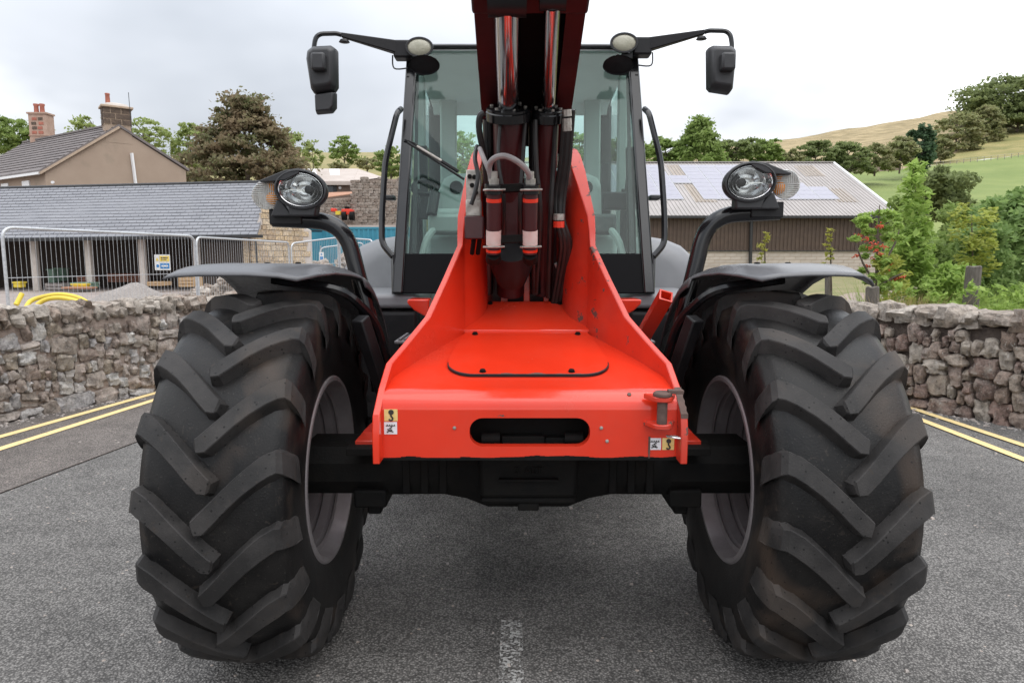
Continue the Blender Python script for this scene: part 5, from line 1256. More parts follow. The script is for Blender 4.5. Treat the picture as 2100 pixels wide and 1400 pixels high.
# goods stored in and before the shed
def crate(name, label, cat, px0, py0, px1, py1, Y, dep, mat, slats=0):
    a, b = P(px0, py1, Y), P(px1, py0, Y); r_ = thing(name, label, cat)
    if slats:
        n = slats; h = (b.z - a.z) / n
        for k in range(n):
            MB().bb((a.x, Y, a.z + k * h), (b.x, Y + .03, a.z + k * h + h * .62)).build('slat', MT[mat], r_, 0)
            MB().bb((a.x, Y + dep, a.z + k * h), (b.x, Y + dep + .03, a.z + k * h + h * .62)).build('slat', MT[mat], r_, 0)
        for f in (0, .5, 1): xx = a.x + (b.x - a.x) * f; MB().bb((xx - .05, Y + .03, a.z), (xx + .05, Y + dep, b.z - .02)).build('bearer', MT[mat], r_, 0)
    else:
        MB().bb(a, (b.x, Y + dep, b.z)).build('body', MT[mat], r_, 0, bevel=.04)
        MB().bb((a.x - .03, Y - .03, b.z - .06), (b.x + .03, Y + dep + .03, b.z + .01)).build('rim', MT[mat], r_, 0)
    set_base(r_); return r_
MT['yellow_plastic'] = material('yellow_plastic', (0.72, 0.55, 0.05), (0.62, 0.46, 0.05), 4, 0.5)
MT['green_sheet'] = material('green_sheet', (0.22, 0.32, 0.24), (0.16, 0.26, 0.20), 4, 0.7)
MT['brickred'] = material('stacked_brick', (0.30, 0.13, 0.09), (0.40, 0.20, 0.14), 20, 0.9)
MT['orange_sheet'] = material('orange_sheet', (0.36, 0.18, 0.11), (0.42, 0.23, 0.15), 4, 0.8)
crate('bucket', 'yellow tub standing in the shed by the end post', 'tub', 27, 578, 41, 590, 32.5, .4, 'yellow_plastic')
crate('timber_crate', 'grey timber crate beside the first concrete post', 'crate', 94, 580, 128, 593, 32.6, .7, 'grey_crate', 2)
crate('sack_stack', 'pale green sacks stacked in the middle of the shed', 'sacks', 98, 552, 110, 580, 35, .5, 'green_sheet')
crate('sack_stack', 'taller green and yellow sacks stacked deeper in the shed', 'sacks', 112, 550, 128, 576, 35.4, .5, 'green_sheet')
crate('covered_load', 'green sheeted load with yellow patches by the second post', 'load', 146, 580, 182, 591, 32.4, .8, 'green_sheet')
crate('yellow_bag', 'yellow bag lying on the green sheeted load', 'bag', 147, 582, 176, 589, 32.0, .3, 'yellow_plastic')
crate('board', 'orange board lying flat before the green sheeted load', 'board', 128, 589, 184, 593, 31.6, .5, 'orange_sheet')
crate('brick_pack', 'pack of reddish bricks stacked at the back of the shed', 'bricks', 222, 560, 288, 578, 36, .8, 'brickred', 4)
crate('brick_pack', 'low pack of bricks left of the second post', 'bricks', 160, 566, 182, 580, 35.5, .8, 'brickred', 3)
crate('pallet', 'flat timber pallet beyond the gravel heap', 'pallet', 303, 577, 330, 586, 31.5, .9, 'timber', 2)
crate('pallet', 'stack of timber pallets by the second mesh panel', 'pallet', 368, 568, 396, 588, 30, .8, 'timber', 3)

# gravel heap
gh = MB(); rows = []; hc_ = G(268, 604, -.13); hc_ = V(P(268, 600, 20).x, 20, -.13)
for r_ in np.linspace(0, 1, 12):
    row = []
    for k in range(40):
        a = 2 * math.pi * k / 40; rr_ = r_ * (1.75 + .25 * math.sin(a * 3 + 1))
        z = (.86 * (1 - r_ ** 1.3)) * (1 + .12 * mnoise.noise(V(math.cos(a) * r_ * 3, math.sin(a) * r_ * 3, 0))) + .04 * mnoise.noise(V(math.cos(a) * r_ * 14, math.sin(a) * r_ * 14, 2))
        row.append(hc_ + V(rr_ * math.cos(a), rr_ * .9 * math.sin(a), z - .02))
    rows.append(row)
tag(gh.loft(rows, cap=False).build('gravel_heap', MT['gravel'], None, 60), 'heap of greyish gravel behind the mesh fence in the yard', 'gravel', kind='stuff')
# yellow hose
hs = MB().tube(curve_pts([P(50, 640, 8.2), P(62, 618, 8.4), P(95, 607, 8.5), P(130, 604, 8.5), P(165, 612, 8.4), P(190, 630, 8.3)], 6), .027, 10).tube(curve_pts([P(60, 640, 8.0), P(90, 616, 8.1), P(128, 611, 8.1), P(170, 622, 8.0), P(196, 640, 8.0)], 6), .027, 10)
tag(hs.build('yellow_pipe', MT['yellow_plastic'], None, 60), 'coiled yellow plastic pipe looping up behind the pale wall', 'pipe')
tag(MB().tube([P(33, 625, 8.6), P(45, 602, 8.7)], .03, 8).build('yellow_pipe', MT['yellow_plastic'], None, 60), 'short end of yellow pipe sticking up by the fence post', 'pipe')

# ---------------------------------------------------------------- mesh fence panels
MT['galv'] = material('galvanised', (0.44, 0.45, 0.47), (0.56, 0.57, 0.58), 30, 0.42, 0.55, metal=.55, bump=.05)
def panel(label, a, b, zbot, r=.021, nv=46, par=None):
    root = thing('mesh_fence', label, 'fence', 'temporary mesh fence panels round the yard')
    A0, B0 = V(a.x, a.y, zbot), V(b.x, b.y, zbot)
    rd_ = .13
    MB().tube(fillet([A0, a, b, B0], .16, 6), r, 10).build('frame', MT['galv'], root, 60)
    wm = MB()
    for k in range(1, nv):
        f = k / nv; t_ = a.lerp(b, f); wm.tube([V(t_.x, t_.y, zbot + .12), t_ + V(0, 0, -.005)], .0027, 4, cap=False)
    tag(wm.build('mesh_wires', MT['galv'], root, 0, recalc=False), kind='stuff')
    for f in (.06, .36, .66):
        p0, p1 = A0.lerp(a, f), B0.lerp(b, f); MB().tube([p0, p1], .005, 5).build('cross_wire', MT['galv'], root, 0)
    ft = MB().bb((b.x - .11, b.y - .3, zbot - .12), (b.x + .11, b.y + .3, zbot + .01)); ft.build('foot_block', MT['concrete'], root, 0, bevel=.02)
    set_base(root)
fa, fb = P(3, 466, 9.0), P(398, 484, 12.2)
panel('mesh fence panel carrying the yellow and blue safety sign', fa, fb, -.12)
MB_c = MB().tube([fa + V(-.06, -.02, -1.0), fa + V(.06, -.02, -1.0)], .03, 8)
fc, fd = P(402, 486, 12.2), P(592, 497, 16.6)
panel('mesh fence panel standing before the boarded bay and sandstone gable', fc, fd, -.10, r=.020)
fe, ff = P(597, 499, 16.6), P(693, 487, 18.5)
panel('mesh fence panel before the blue container with nothing fixed to it', fe, ff, .0, nv=26)
fg, fh = P(696, 487, 18.5), P(764, 492, 17.2)
panel('short run of mesh fence leading behind the cab', fg, fh, .0, nv=20)
fi, fj = P(657, 508, 22), P(745, 497, 22.6)
panel('further mesh fence panel carrying the small white notice', fi, fj, .1, nv=26)
# clip at the first post
tag(MB().tube([V(fa.x - .09, fa.y - .03, .62), V(fa.x + .05, fa.y - .03, .62)], .028, 10).lathe([(-.03, .04), (.03, .04)], (fa.x, fa.y - .03, .62), (1, 0, 0), 12).build('fence_clip', MT['galv'], None, 40), 'galvanised clamp gripping the fence post above the wall', 'clamp')
# signs
MT['sign_white'] = material('sign_white', (0.74, 0.74, 0.72), (0.68, 0.68, 0.66), 6, 0.5)
MT['sign_blue'] = material('sign_blue', (0.03, 0.20, 0.48), None, 6, 0.5)
MT['sign_yellow'] = material('sign_yellow', (0.75, 0.56, 0.12), None, 6, 0.5)
def sign(label, px0, py0, px1, py1, Y, small=False):
    a, b = P(px0, py1, Y), P(px1, py0, Y); w_, h_ = b.x - a.x, b.z - a.z; root = thing('safety_sign', label, 'sign')
    MB().bb((a.x, Y, a.z), (b.x, Y + .006, b.z)).build('board', MT['sign_white'], root, 0)
    y0 = Y - .004
    if not small:
        MB().bb((a.x + w_*.34, y0, a.z + h_*.56), (a.x + w_*.96, y0 + .003, a.z + h_*.92)).build('yellow_field', MT['sign_yellow'], root, 0)
        MB().bb((a.x + w_*.36, y0, a.z + h_*.10), (a.x + w_*.94, y0 + .003, a.z + h_*.44)).build('blue_field', MT['sign_blue'], root, 0)
        MB().prism([V(a.x + w_*.08, y0, a.z + h_*.60), V(a.x + w_*.28, y0, a.z + h_*.60), V(a.x + w_*.18, y0, a.z + h_*.82)], (0, .003, 0)).build('warning_triangle', MT['sign_yellow'], root, 0)
        MB().lathe([(0, w_*.10), (.003, w_*.10)], (a.x + w_*.19, y0, a.z + h_*.27), (0, 1, 0), 20).build('blue_disc', MT['sign_blue'], root, 0)
        for (u0, v0, u1, v1, mt) in ((.42, .76, .86, .82, 'ink'), (.42, .66, .80, .70, 'ink'), (.44, .22, .86, .32, 'sign_white')):
            MB().bb((a.x + w_*u0, y0 - .002, a.z + h_*v0), (a.x + w_*u1, y0, a.z + h_*v1)).build('lettering', MT[mt], root, 0)
    else:
        MB().bb((a.x + w_*.2, y0, a.z + h_*.15), (a.x + w_*.8, y0 + .003, a.z + h_*.55)).build('blue_field', MT['sign_blue'], root, 0)
        MB().bb((a.x + w_*.35, y0, a.z + h_*.70), (a.x + w_*.65, y0 + .003, a.z + h_*.86)).build('lettering', MT['sign_blue'], root, 0)
    set_base(root)
sign('white safety sign with yellow and blue fields hung on the mesh fence', 318, 522, 348, 554, 11.62)
sign('small white notice with blue print on the further fence by the container', 655, 517, 664, 537, 21.95, True)

# ---------------------------------------------------------------- farmhouse
MT['render'] = material('brown_render', (0.335, 0.255, 0.195), (0.37, 0.285, 0.22), .7, 0.95, bump=.3, bscale=14, wear=(0.26, 0.215, 0.165), wear_at=(.55, .75), wscale=.5)
MT['upvc'] = material('white_upvc', (0.78, 0.78, 0.78), None, 5, 0.4)
MT['soot_stone'] = material('sooty_stone', (0.075, 0.055, 0.042), (0.14, 0.10, 0.075), 5, 0.9, bump=.4, bscale=12)
MT['mort_tan'] = material('tan_mortar', (0.40, 0.30, 0.22), (0.46, 0.36, 0.27), 6, 0.95)
MT['pink_stone'] = material('pink_chimney_stone', (0.38, 0.25, 0.19), (0.46, 0.33, 0.26), 3, 0.9, bump=.4, bscale=8)
MT['terracotta'] = material('terracotta', (0.42, 0.15, 0.10), (0.34, 0.11, 0.075), 5, 0.7)
MT['pane'] = material('window_pane', (0.05, 0.06, 0.07), None, 5, 0.08)
hs_ = thing('farmhouse', 'brown rendered farmhouse with slate roof and two chimneys behind the shed', 'house')
HY = 44.0
g0 = P(92, 352, HY); g1 = P(381, 350, HY + 5.0); ap = P(236, 262, HY + 2.2)
zb_ = -.2
# gable plane through g0,g1
def gpt(u, z): p = g0.lerp(g1, u); return V(p.x, p.y, z)
ua = (ap.x - g0.x) / (g1.x - g0.x); zap = P(236, 262, g0.lerp(g1, ua).y).z
gdir = (V(g1.x, g1.y, 0) - V(g0.x, g0.y, 0)).normalized(); gn = V(gdir.y, -gdir.x, 0)      # towards camera
back = -gn                                                                             # house depth direction
ld = V(-.96, .28, 0) if False else back
side = (P(0, 356, HY + 3.4) - g0); side.z = 0; side = side.normalized(); HL = 13.5
poly = [gpt(0, zb_), gpt(1, zb_), gpt(1, g1.z), gpt(ua, zap), gpt(0, g0.z)]
MB().prism(poly, side * HL).build('wall', MT['render'], hs_, 0)
def rp_(u, z, s): p = gpt(u, z) + side * s; return p
rfx = MB()
for (ua_, za_, ub_, zb2) in ((-.035, g0.z - .12, ua, zap), (1.02, g1.z - .08, ua, zap)):
    rfx.hexa([rp_(ua_, za_ + .05, -.12), rp_(ub_, zb2 + .05, -.12), rp_(ub_, zb2 + .05, HL), rp_(ua_, za_ + .05, HL), rp_(ua_, za_ + .22, -.12), rp_(ub_, zb2 + .22, -.12), rp_(ub_, zb2 + .22, HL), rp_(ua_, za_ + .22, HL)])
hroof = rfx.build('roof', MT['slate_dark'], hs_, 0)
for k in range(1, 13):
    f = k / 13; u_ = -.035 + (ua + .035) * f; z_ = g0.z - .12 + (zap - g0.z + .12) * f
    MB().beam(rp_(u_, z_ + .235, -.10), rp_(u_, z_ + .235, HL - .05), .10, .03).build('slate_course', MT['slate_dark'], hroof, 0)
MB().beam(rp_(-.04, g0.z - .14, -.15), rp_(ua, zap + .02, -.15), .10, .14).build('verge', MT['mort_tan'], hroof)
MB().beam(rp_(ua, zap + .25, 0), rp_(ua, zap + .25, HL), .25, .12).build('ridge_tiles', MT['slate_dark'], hroof)
MB().beam(rp_(-.045, g0.z - .13, -.1), rp_(-.045, g0.z - .13, HL), .14, .15).build('fascia', MT['upvc'], hs_)
for wpx in (55, 12):
    s0_ = min((abs(proj(gpt(0, g0.z - .8) + side * (k * .05))[0] - wpx), k * .05) for k in range(260))[1]
    wn_c = gpt(0, 0) + side * s0_; nn = V(-side.y, side.x, 0); nn = nn if nn.dot(V(0, -1, 0)) > 0 else -nn
    zt_ = g0.z - .42; 
    wf = MB().beam(wn_c + nn * .02 + V(0, 0, zt_ - 1.6), wn_c + nn * .02 + V(0, 0, zt_), 1.0, .10, nn).build('window', MT['upvc'], hs_, 0)
    MB().beam(wn_c + nn * .06 + V(0, 0, zt_ - 1.5), wn_c + nn * .06 + V(0, 0, zt_ - .38), .58, .06, nn).build('pane', MT['pane'], wf, 0)
# near chimney
cw0, cw1 = P(210, 300, HY + 2), P(259, 300, HY + 2); cxm = (cw0.x + cw1.x) / 2; cw_ = cw1.x - cw0.x
cy_ = g0.lerp(g1, ua).y
cbase = P(236, 258, cy_).z; ctop = P(236, 222, cy_).z
CR = Matrix((gdir, back, (0, 0, 1))).transposed(); cc0 = gpt(ua, 0)
def cbx(name, u0, u1, d0, d1, z0, z1, mat, par, bevel=0):
    """box in the gable's own frame: u along the gable, d depth into the house"""
    c = cc0 + gdir * ((u0 + u1) / 2) + back * ((d0 + d1) / 2) + V(0, 0, (z0 + z1) / 2)
    return MB().box(c, (u1 - u0, d1 - d0, z1 - z0), CR).build(name, MT[mat], par, 0, bevel=bevel)
cbx('chimney_base', -cw_/2, cw_/2, -.015, 1.0, zap - 1.0, cbase, 'render', hs_)
st_ = cbx('chimney', -cw_/2 - .02, cw_/2 + .02, -.03, 1.0, cbase, ctop, 'mort_tan', hs_)
hh = (ctop - cbase) / 3.05
for r_ in range(3):
    z0 = cbase + .03 + r_ * hh; xs_ = [-cw_/2 - .05, -.12, cw_/2 + .05] if r_ % 2 else [-cw_/2 - .05, -cw_/2 + .38, .22, cw_/2 + .05]
    for a_, b__ in zip(xs_, xs_[1:]): cbx('block', a_ + .025, b__ - .025, -.06, .2, z0 + .025, z0 + hh - .025, 'soot_stone', st_)
    cbx('block', -cw_/2 - .06, -cw_/2 + .1, .24, .6, z0 + .025, z0 + hh - .025, 'soot_stone', st_); cbx('block', -cw_/2 - .06, -cw_/2 + .1, .64, 1.0, z0 + .025, z0 + hh - .025, 'soot_stone', st_)
cbx('cap_slab', -cw_/2 - .16, cw_/2 + .16, -.18, 1.15, ctop, ctop + .14, 'mort_tan', st_, .03)
fl_ = cc0 + back * .5
MB().loft([[fl_ + gdir * x * k + back * y * k + V(0, 0, z) for x, y in ((-cw_*.48, -.5), (cw_*.48, -.5), (cw_*.48, .5), (-cw_*.48, .5))] for z, k in ((ctop + .14, 1), (ctop + .30, .8), (ctop + .40, .3))]).build('flaunching', MT['concrete'], st_, 0)
MB().lathe([(0, .15), (.62, .13), (.66, .16), (.72, .14)], fl_ - gdir * cw_ * .28 + V(0, 0, ctop + .25), (0, 0, 1), 14).build('chimney_pot', MT['terracotta'], st_, 40)
MB().tube([V(cxm + cw_/2 + .1, cy_, cbase - .4), V(cxm + cw_/2 + .06, cy_, ctop + 1.0)], .02, 5).build('aerial', MT['gutter'], hs_)
# far chimney
fcx = P(84, 250, HY + 9).x; fy = HY + 9; z0, z1 = P(84, 292, fy).z, P(84, 236, fy).z; wch = P(102, 250, fy).x - P(66, 250, fy).x
fc_ = MB().bb((fcx - wch/2, fy - .4, z0 - .6), (fcx + wch/2, fy + .5, z1)).build('chimney', MT['pink_stone'], hs_, 0)
rk_ = random.Random(3)
for r_ in range(4):
    zz_ = z0 + .55 + r_ * .33
    for k in range(2): xx = fcx - wch * .32 + k * wch * .36 + rk_.uniform(-.05, .05); MB().bb((xx, fy - .43, zz_), (xx + wch * .26, fy - .36, zz_ + .2)).build('block', MT['soot_stone' if rk_.random() < .3 else 'terracotta'], fc_, 0)
MB().bb((fcx - wch/2 - .08, fy - .48, z1), (fcx + wch/2 + .08, fy + .55, z1 + .12)).build('cap_slab', MT['pink_stone'], fc_, 0)
MB().bb((fcx - wch/2 - .05, fy - .45, z0 + .4), (fcx + wch/2 + .05, fy + .5, z0 + .47)).build('string_course', MT['pink_stone'], fc_, 0)
for dx in (-.27, .17): MB().lathe([(0, .17), (.5, .15), (.62, .20), (.70, .18)], (fcx + dx, fy, z1 + .1), (0, 0, 1), 12).build('chimney_pot', MT['terracotta'], fc_, 40)
MB().beam(P(270, 314, g0.lerp(g1, .62).y - .25), P(279, 384, g0.lerp(g1, .65).y - .25), .17, .12).build('downpipe', MT['upvc'], hs_)
MB().lathe([(0, .09), (.1, .09)], P(107, 374, HY - .2), (0, 1, 0), 10).build('outside_lamp', MT['upvc'], hs_)
set_base(hs_)

# ---------------------------------------------------------------- low brown barn, ruined wall, container, rubble
MT['fibre'] = material('fibre_cement', (0.42, 0.36, 0.32), (0.48, 0.42, 0.38), .8, 0.9, bump=.2)
MT['rooflight'] = material('rooflight', (0.72, 0.72, 0.72), None, 5, 0.5)
MT['brown_board'] = material('brown_cladding', (0.20, 0.145, 0.115), (0.17, 0.12, 0.095), 3, 0.8)
MT['corr_blue'] = material('blue_steel', (0.030, 0.20, 0.29), (0.045, 0.25, 0.34), 1.3, 0.5, wear=(.10, .22, .27), wear_at=(.62, .8), wscale=1.2)
MT['ruin'] = stone_mat('ruin_stone', [(.27, .22, .18), (.22, .18, .15), (.31, .26, .22), (.24, .19, .155)], .8)
lb_ = thing('low_barn', 'low brown boarded barn with pale sheet roof and white rooflights', 'barn')
BY = 58
A1, A2 = P(560, 377, BY), P(726, 377, BY); R1, R2 = P(520, 350, BY + 7), P(735, 350, BY + 7)
A3 = P(786, 366, BY + 4)
zg = A1.z - 3.2
MB().bb((A1.x, BY, zg), (A2.x, BY + 6, A1.z)).build('wall', MT['brown_board'], lb_, 0)
lr = MB().hexa([A1 + V(0, -.4, 0), A2 + V(0, -.4, 0), R2, R1, A1 + V(0, -.4, .18), A2 + V(0, -.4, .18), R2 + V(0, 0, .18), R1 + V(0, 0, .18)]).build('roof', MT['fibre'], lb_, 0)
MB().add([A2 + V(0, -.4, .16), A3 + V(0, 0, .1), R2 + V(0, 0, .16)], [(0, 1, 2)]).add([A2 + V(0, -.4, .02), A3 + V(0, 0, -.05), R2], [(2, 1, 0)]).build('hip', MT['fibre'], lr, 0)
for f in (.25, .48, .72):
    q = [(A1.lerp(A2, f + k)).lerp(R1.lerp(R2, f + k), g) for k, g in ((0, .1), (.10, .1), (.10, .92), (0, .92))]
    MB().hexa([p + V(0, 0, .16) for p in q] + [p + V(0, 0, .24) for p in q]).build('rooflight', MT['rooflight'], lr, 0)
MB().beam(A1 + V(0, -.45, -.05), A2 + V(0.1, -.45, -.05), .2, .2).build('fascia', MT['fibre'], lb_)
wa, wb = P(664, 397, BY - .1), P(690, 379, BY - .1)
wfm = MB().bb((wa.x, BY - .08, wa.z), (wb.x, BY + .05, wb.z)).build('window', MT['gutter'], lb_, 0)
MB().bb((wa.x + .12, BY - .10, wa.z + .12), (wb.x - .3, BY - .07, wb.z - .12)).build('pane', MT['pane'], wfm, 0)
MB().lathe([(0, .12), (.1, .12)], P(697, 385, BY - .1), (0, 1, 0), 10).build('lamp', MT['upvc'], lb_)
set_base(lb_)
cp = thing('sheet_canopy', 'faded orange lean-to sheet roof below the low brown barn', 'canopy')
c4 = [P(655, 406, 54), P(722, 397, 54), P(726, 393, 56), P(660, 395, 56)]
MB().hexa([p + V(0, 0, -.06) for p in c4] + c4).build('sheet', MT['orange_sheet'], cp, 0)
for px in (660, 718): MB().beam(P(px, 402, 54.1), P(px, 470, 54.1), .12, .12).build('post', MT['bark'], cp, 0)
set_base(cp)
def rough_wall(label, pts, Y, Y2, thick, key, hseed, bw_=.5):
    root = thing('ruined_wall', label, 'wall'); a, b = P(pts[0][0], pts[0][1], Y), P(pts[1][0], pts[1][1], Y2); zb = P(pts[0][0], pts[2], Y).z
    MB().hexa([V(a.x, Y, zb), V(b.x, Y2, zb), V(b.x, Y2 + thick, zb), V(a.x, Y + thick, zb), V(a.x, Y, a.z - .15), V(b.x, Y2, b.z - .15), V(b.x, Y2 + thick, b.z - .15), V(a.x, Y + thick, a.z - .15)]).build('wall_core', MT['mortar'], root, 0)
    rn = random.Random(hseed); L_ = b.x - a.x; z = zb; cnt = 0
    while z < max(a.z, b.z) and cnt < 290:
        h = rn.uniform(.7, 1.2) * bw_ * .45; t = rn.uniform(-.2, 0)
        while t < L_:
            w_ = rn.uniform(.5, 1.5) * bw_; f = min(max((t + w_/2) / L_, 0), 1); zt = a.z + (b.z - a.z) * f + rn.uniform(-.25, .1)
            if z + h * .6 < zt:
                o = link('stone', rn.choice(RUIN), None, root); o.location = (a.x + t + w_/2, Y + (Y2 - Y) * f, z + h/2); o.scale = (w_ * 1.03, .3, h * 1.05); o.rotation_euler = (0, rn.uniform(-.08, .08), rn.uniform(-.1, .1)); cnt += 1
            t += w_
        z += h
    set_base(root)
RUIN = []
for i in range(8):
    me = rock(i + 120, 2, .12, .6); me.materials.append(MT['ruin']); RUIN.append(me)
rough_wall('tall ruined grey stone wall standing right of the low brown barn', [(722, 366), (830, 362), 470], 52, 52.5, .7, 'ruin', 2)
rough_wall('lower rubble wall under the orange sheet canopy', [(628, 408), (722, 400), 470], 53.2, 53, .6, 'ruin', 6)
# parked red machine by the ruined wall
rm = thing('red_machine', 'small red and black farm machine parked by the ruined wall', 'machine')
q0 = P(700, 446, 51); MB().bb(P(700, 440, 51), P(727, 430, 51.8)).build('body', MT['red'], rm, 0, bevel=.05)
for px in (706, 722): MB().lathe([(-.15, .32), (.15, .32)], P(px, 443, 51), (1, 0, 0), 16).build('wheel', MT['axle'], rm, 40)
MB().bb(P(678, 434, 51), P(692, 428, 51.6)).build('bonnet', MT['red'], rm, 0, bevel=.05)
MB().bb(P(688, 440, 51), P(702, 434, 51.6)).build('deck', MT['yellow_plastic'], rm, 0)
MB().beam(P(712, 430, 51.3), P(712, 424, 51.3), .3, .3).build('seat', MT['axle'], rm, 0)
set_base(rm)
ct = thing('container', 'blue corrugated steel shipping container behind the mesh fence', 'container')
CY = 42; ca, cb_ = P(628, 548, CY), P(840, 466, CY)
MB().bb((ca.x, CY, ca.z), (cb_.x, CY + 2.4, cb_.z)).build('body', MT['corr_blue'], ct, 0)
nx = int((cb_.x - ca.x) / .28)
for k in range(nx):
    xx = ca.x + 1.25 + k * .28
    if xx + .16 < cb_.x: MB().bb((xx, CY - .04, ca.z + .15), (xx + .15, CY + .01, cb_.z - .12)).build('rib', MT['corr_blue'], ct, 0, bevel=.02, seg=1)
MB().bb((ca.x - .02, CY - .06, cb_.z - .11), (cb_.x, CY + .01, cb_.z + .01)).build('top_rail', MT['corr_blue'], ct, 0)
MB().bb((ca.x - .02, CY - .06, ca.z), (cb_.x, CY + .01, ca.z + .14)).build('bottom_rail', MT['corr_blue'], ct, 0)
dr_ = MB().bb((ca.x + .06, CY - .05, ca.z + .16), (ca.x + 1.05, CY + .0, cb_.z - .28)).build('door', MT['corr_blue'], ct, 0)
MB().bb((ca.x + .08, CY - .07, cb_.z - .26), (ca.x + 1.05, CY - .01, cb_.z - .20)).build('lintel_gap', MT['gutter'], ct, 0)
MB().bb((ca.x + .92, CY - .10, ca.z + 1.0), (ca.x + .98, CY - .04, ca.z + 1.3)).build('handle', MT['galv'], dr_, 0)
MB().bb((ca.x - .05, CY - .05, cb_.z + .01), (cb_.x, CY + 2.45, cb_.z + .13)).build('roof', MT['fibre'], ct, 0)
set_base(ct)
rng_ = random.Random(21); k_ = 0
for (cx_, cy2, Yc, wpx_, hpx_, n_, lab, rs) in ((722, 552, 21, 46, 34, 60, 'pale rubble stone heaped before the blue container', .42), (468, 588, 17, 70, 26, 50, 'pale rubble stone heaped behind the wheel fender by the fence', .26), (660, 548, 22, 40, 16, 30, 'pale rubble stone spread under the small white notice', .3)):
    pile = thing('rubble_heap', lab, 'rubble')
    for k in range(n_):
        fx = rng_.gauss(0, .4); fz = rng_.random() * max(0, 1 - abs(fx))
        p = P(cx_ + fx * wpx_, cy2 + 20 - fz * (hpx_ + 14), Yc + rng_.uniform(-.5, .5)); o = link('stone', rng_.choice(ROCKS['cope']), None, pile)
        s = rs * rng_.uniform(.5, 1.2); o.location = p; o.scale = (s * 1.3, s, s * .7); o.rotation_euler = (rng_.uniform(-.5, .5), rng_.uniform(-.5, .5), rng_.uniform(0, 6))
    set_base(pile)

# ---------------------------------------------------------------- solar barn
MT['barn_roof'] = material('barn_roof_sheet', (0.33, 0.305, 0.29), (0.38, 0.35, 0.335), .5, 0.75, bump=.1)
MT['rooflight_old'] = material('old_rooflight', (0.27, 0.225, 0.185), (0.34, 0.295, 0.25), 3, 0.7)
MT['pv'] = material('solar_panel', (0.25, 0.24, 0.29), (0.29, 0.28, 0.325), 3, 0.12, 0.16, spec=.9)  # pale lavender base paints in the sky reflection over dark blue cells
MT['pv_frame'] = material('panel_frame', (0.6, 0.6, 0.62), None, 3, 0.4, metal=.5)
MT['brown_clad'] = material('brown_box_profile', (0.072, 0.046, 0.033), (0.095, 0.062, 0.044), 2, 0.6)
MT['blockwork'] = material('blockwork', (0.43, 0.37, 0.31), (0.50, 0.44, 0.38), 1.2, 0.95, bump=.2, rand=.08)
sb = thing('solar_barn', 'large farm barn with solar panels on its pale roof and brown ribbed cladding', 'barn')
Y0, Y1 = 57.0, 69.0
E0, E1 = P(1080, 448, Y0), P(1846, 442, Y0); Q0, Q1 = P(1060, 341, Y1), P(1682, 334, Y1)
E0.z = E1.z; Q0.z = Q1.z; Q1.x = E1.x - .3
def rf_(a, b, dz=0): return (E0.lerp(E1, a)).lerp(Q0.lerp(Q1, a), b) + V(0, 0, dz)
sroof = MB().hexa([rf_(0, 0, -.15), rf_(1, 0, -.15), rf_(1, 1, -.15), rf_(0, 1, -.15), rf_(0, 0), rf_(1, 0), rf_(1, 1), rf_(0, 1)]).build('roof', MT['barn_roof'], sb, 0)
BL = E1.x - E0.x
nr = int(BL / .33); rbm = MB()
for k in range(nr):
    a = (k + .2) / nr; rbm.beam(rf_(a, 0, .02), rf_(a, 1, .02), .09, .06)
tag(rbm.build('sheet_ribs', MT['barn_roof'], sroof, 0, recalc=False), kind='stuff')
MB().beam(rf_(0, 1, .05), rf_(1, 1, .05), .5, .10).build('ridge_cap', MT['barn_roof'], sroof)
MB().beam(rf_(1.002, 0, -.02), rf_(1.002, 1, -.02), .22, .26).build('verge', MT['upvc'], sroof)
def inv(px, py):
    """photo point on the roof plane -> (a,b)"""
    best = None
    o = CAMP; d = (P(px, py, 10) - CAMP); n = (rf_(1, 0) - rf_(0, 0)).cross(rf_(0, 1) - rf_(0, 0)); t = (rf_(0, 0) - o).dot(n) / d.dot(n); q = o + d * t
    b = (q.y - Y0) / (Y1 - Y0); x0, x1 = rf_(0, b).x, rf_(1, b).x; return (q.x - x0) / (x1 - x0), b
pvm = None
a_w = 1.68 / BL; slope_len = (rf_(0, 1) - rf_(0, 0)).length; b_h = 1.0 / slope_len
a_end, b_low = inv(1723, 411); holes = []
for (hx0, hy0, hx1, hy1) in ((1397, 411, 1440, 379), (1362, 364, 1404, 338)):
    ha0, hb0 = inv(hx0, hy0); ha1, hb1 = inv(hx1, hy0); _, hb2 = inv(hx0, hy1); holes.append((ha0, ha1, hb0 - .01, hb2))
a_mid = inv(1668, 381)[0]; a_up = inv(1600, 350)[0]; j = 0
while b_low + (j + 1) * b_h < .975:
    b = b_low + j * b_h; a = a_end - a_w
    while a > .06:
        lim = a_end if j < 3 else (a_mid if j == 3 else a_up)
        ok = a + a_w <= lim + 1e-4
        for h in holes:
            if h[2] <= b + b_h / 2 <= h[3] and a + a_w * .3 < h[1] and a + a_w * .7 > h[0]: ok = False
        if ok:
            q = [rf_(a + .02/BL, b, .13), rf_(a + a_w - .02/BL, b, .13), rf_(a + a_w - .02/BL, b + b_h - .02/slope_len, .13), rf_(a + .02/BL, b + b_h - .02/slope_len, .13)]
            f = MB().hexa([p + V(0, 0, -.06) for p in q] + q).build('solar_panel', MT['pv_frame'], sroof, 0, recalc=False)
            c = sum(q, V(0, 0, 0)) / 4; qi = [c + (p - c) * .955 for p in q]
            MB().hexa([p + V(0, 0, .003) for p in qi] + [p + V(0, 0, .012) for p in qi]).build('cell_sheet', MT['pv'], f, 0, recalc=False)
        a -= a_w
    j += 1
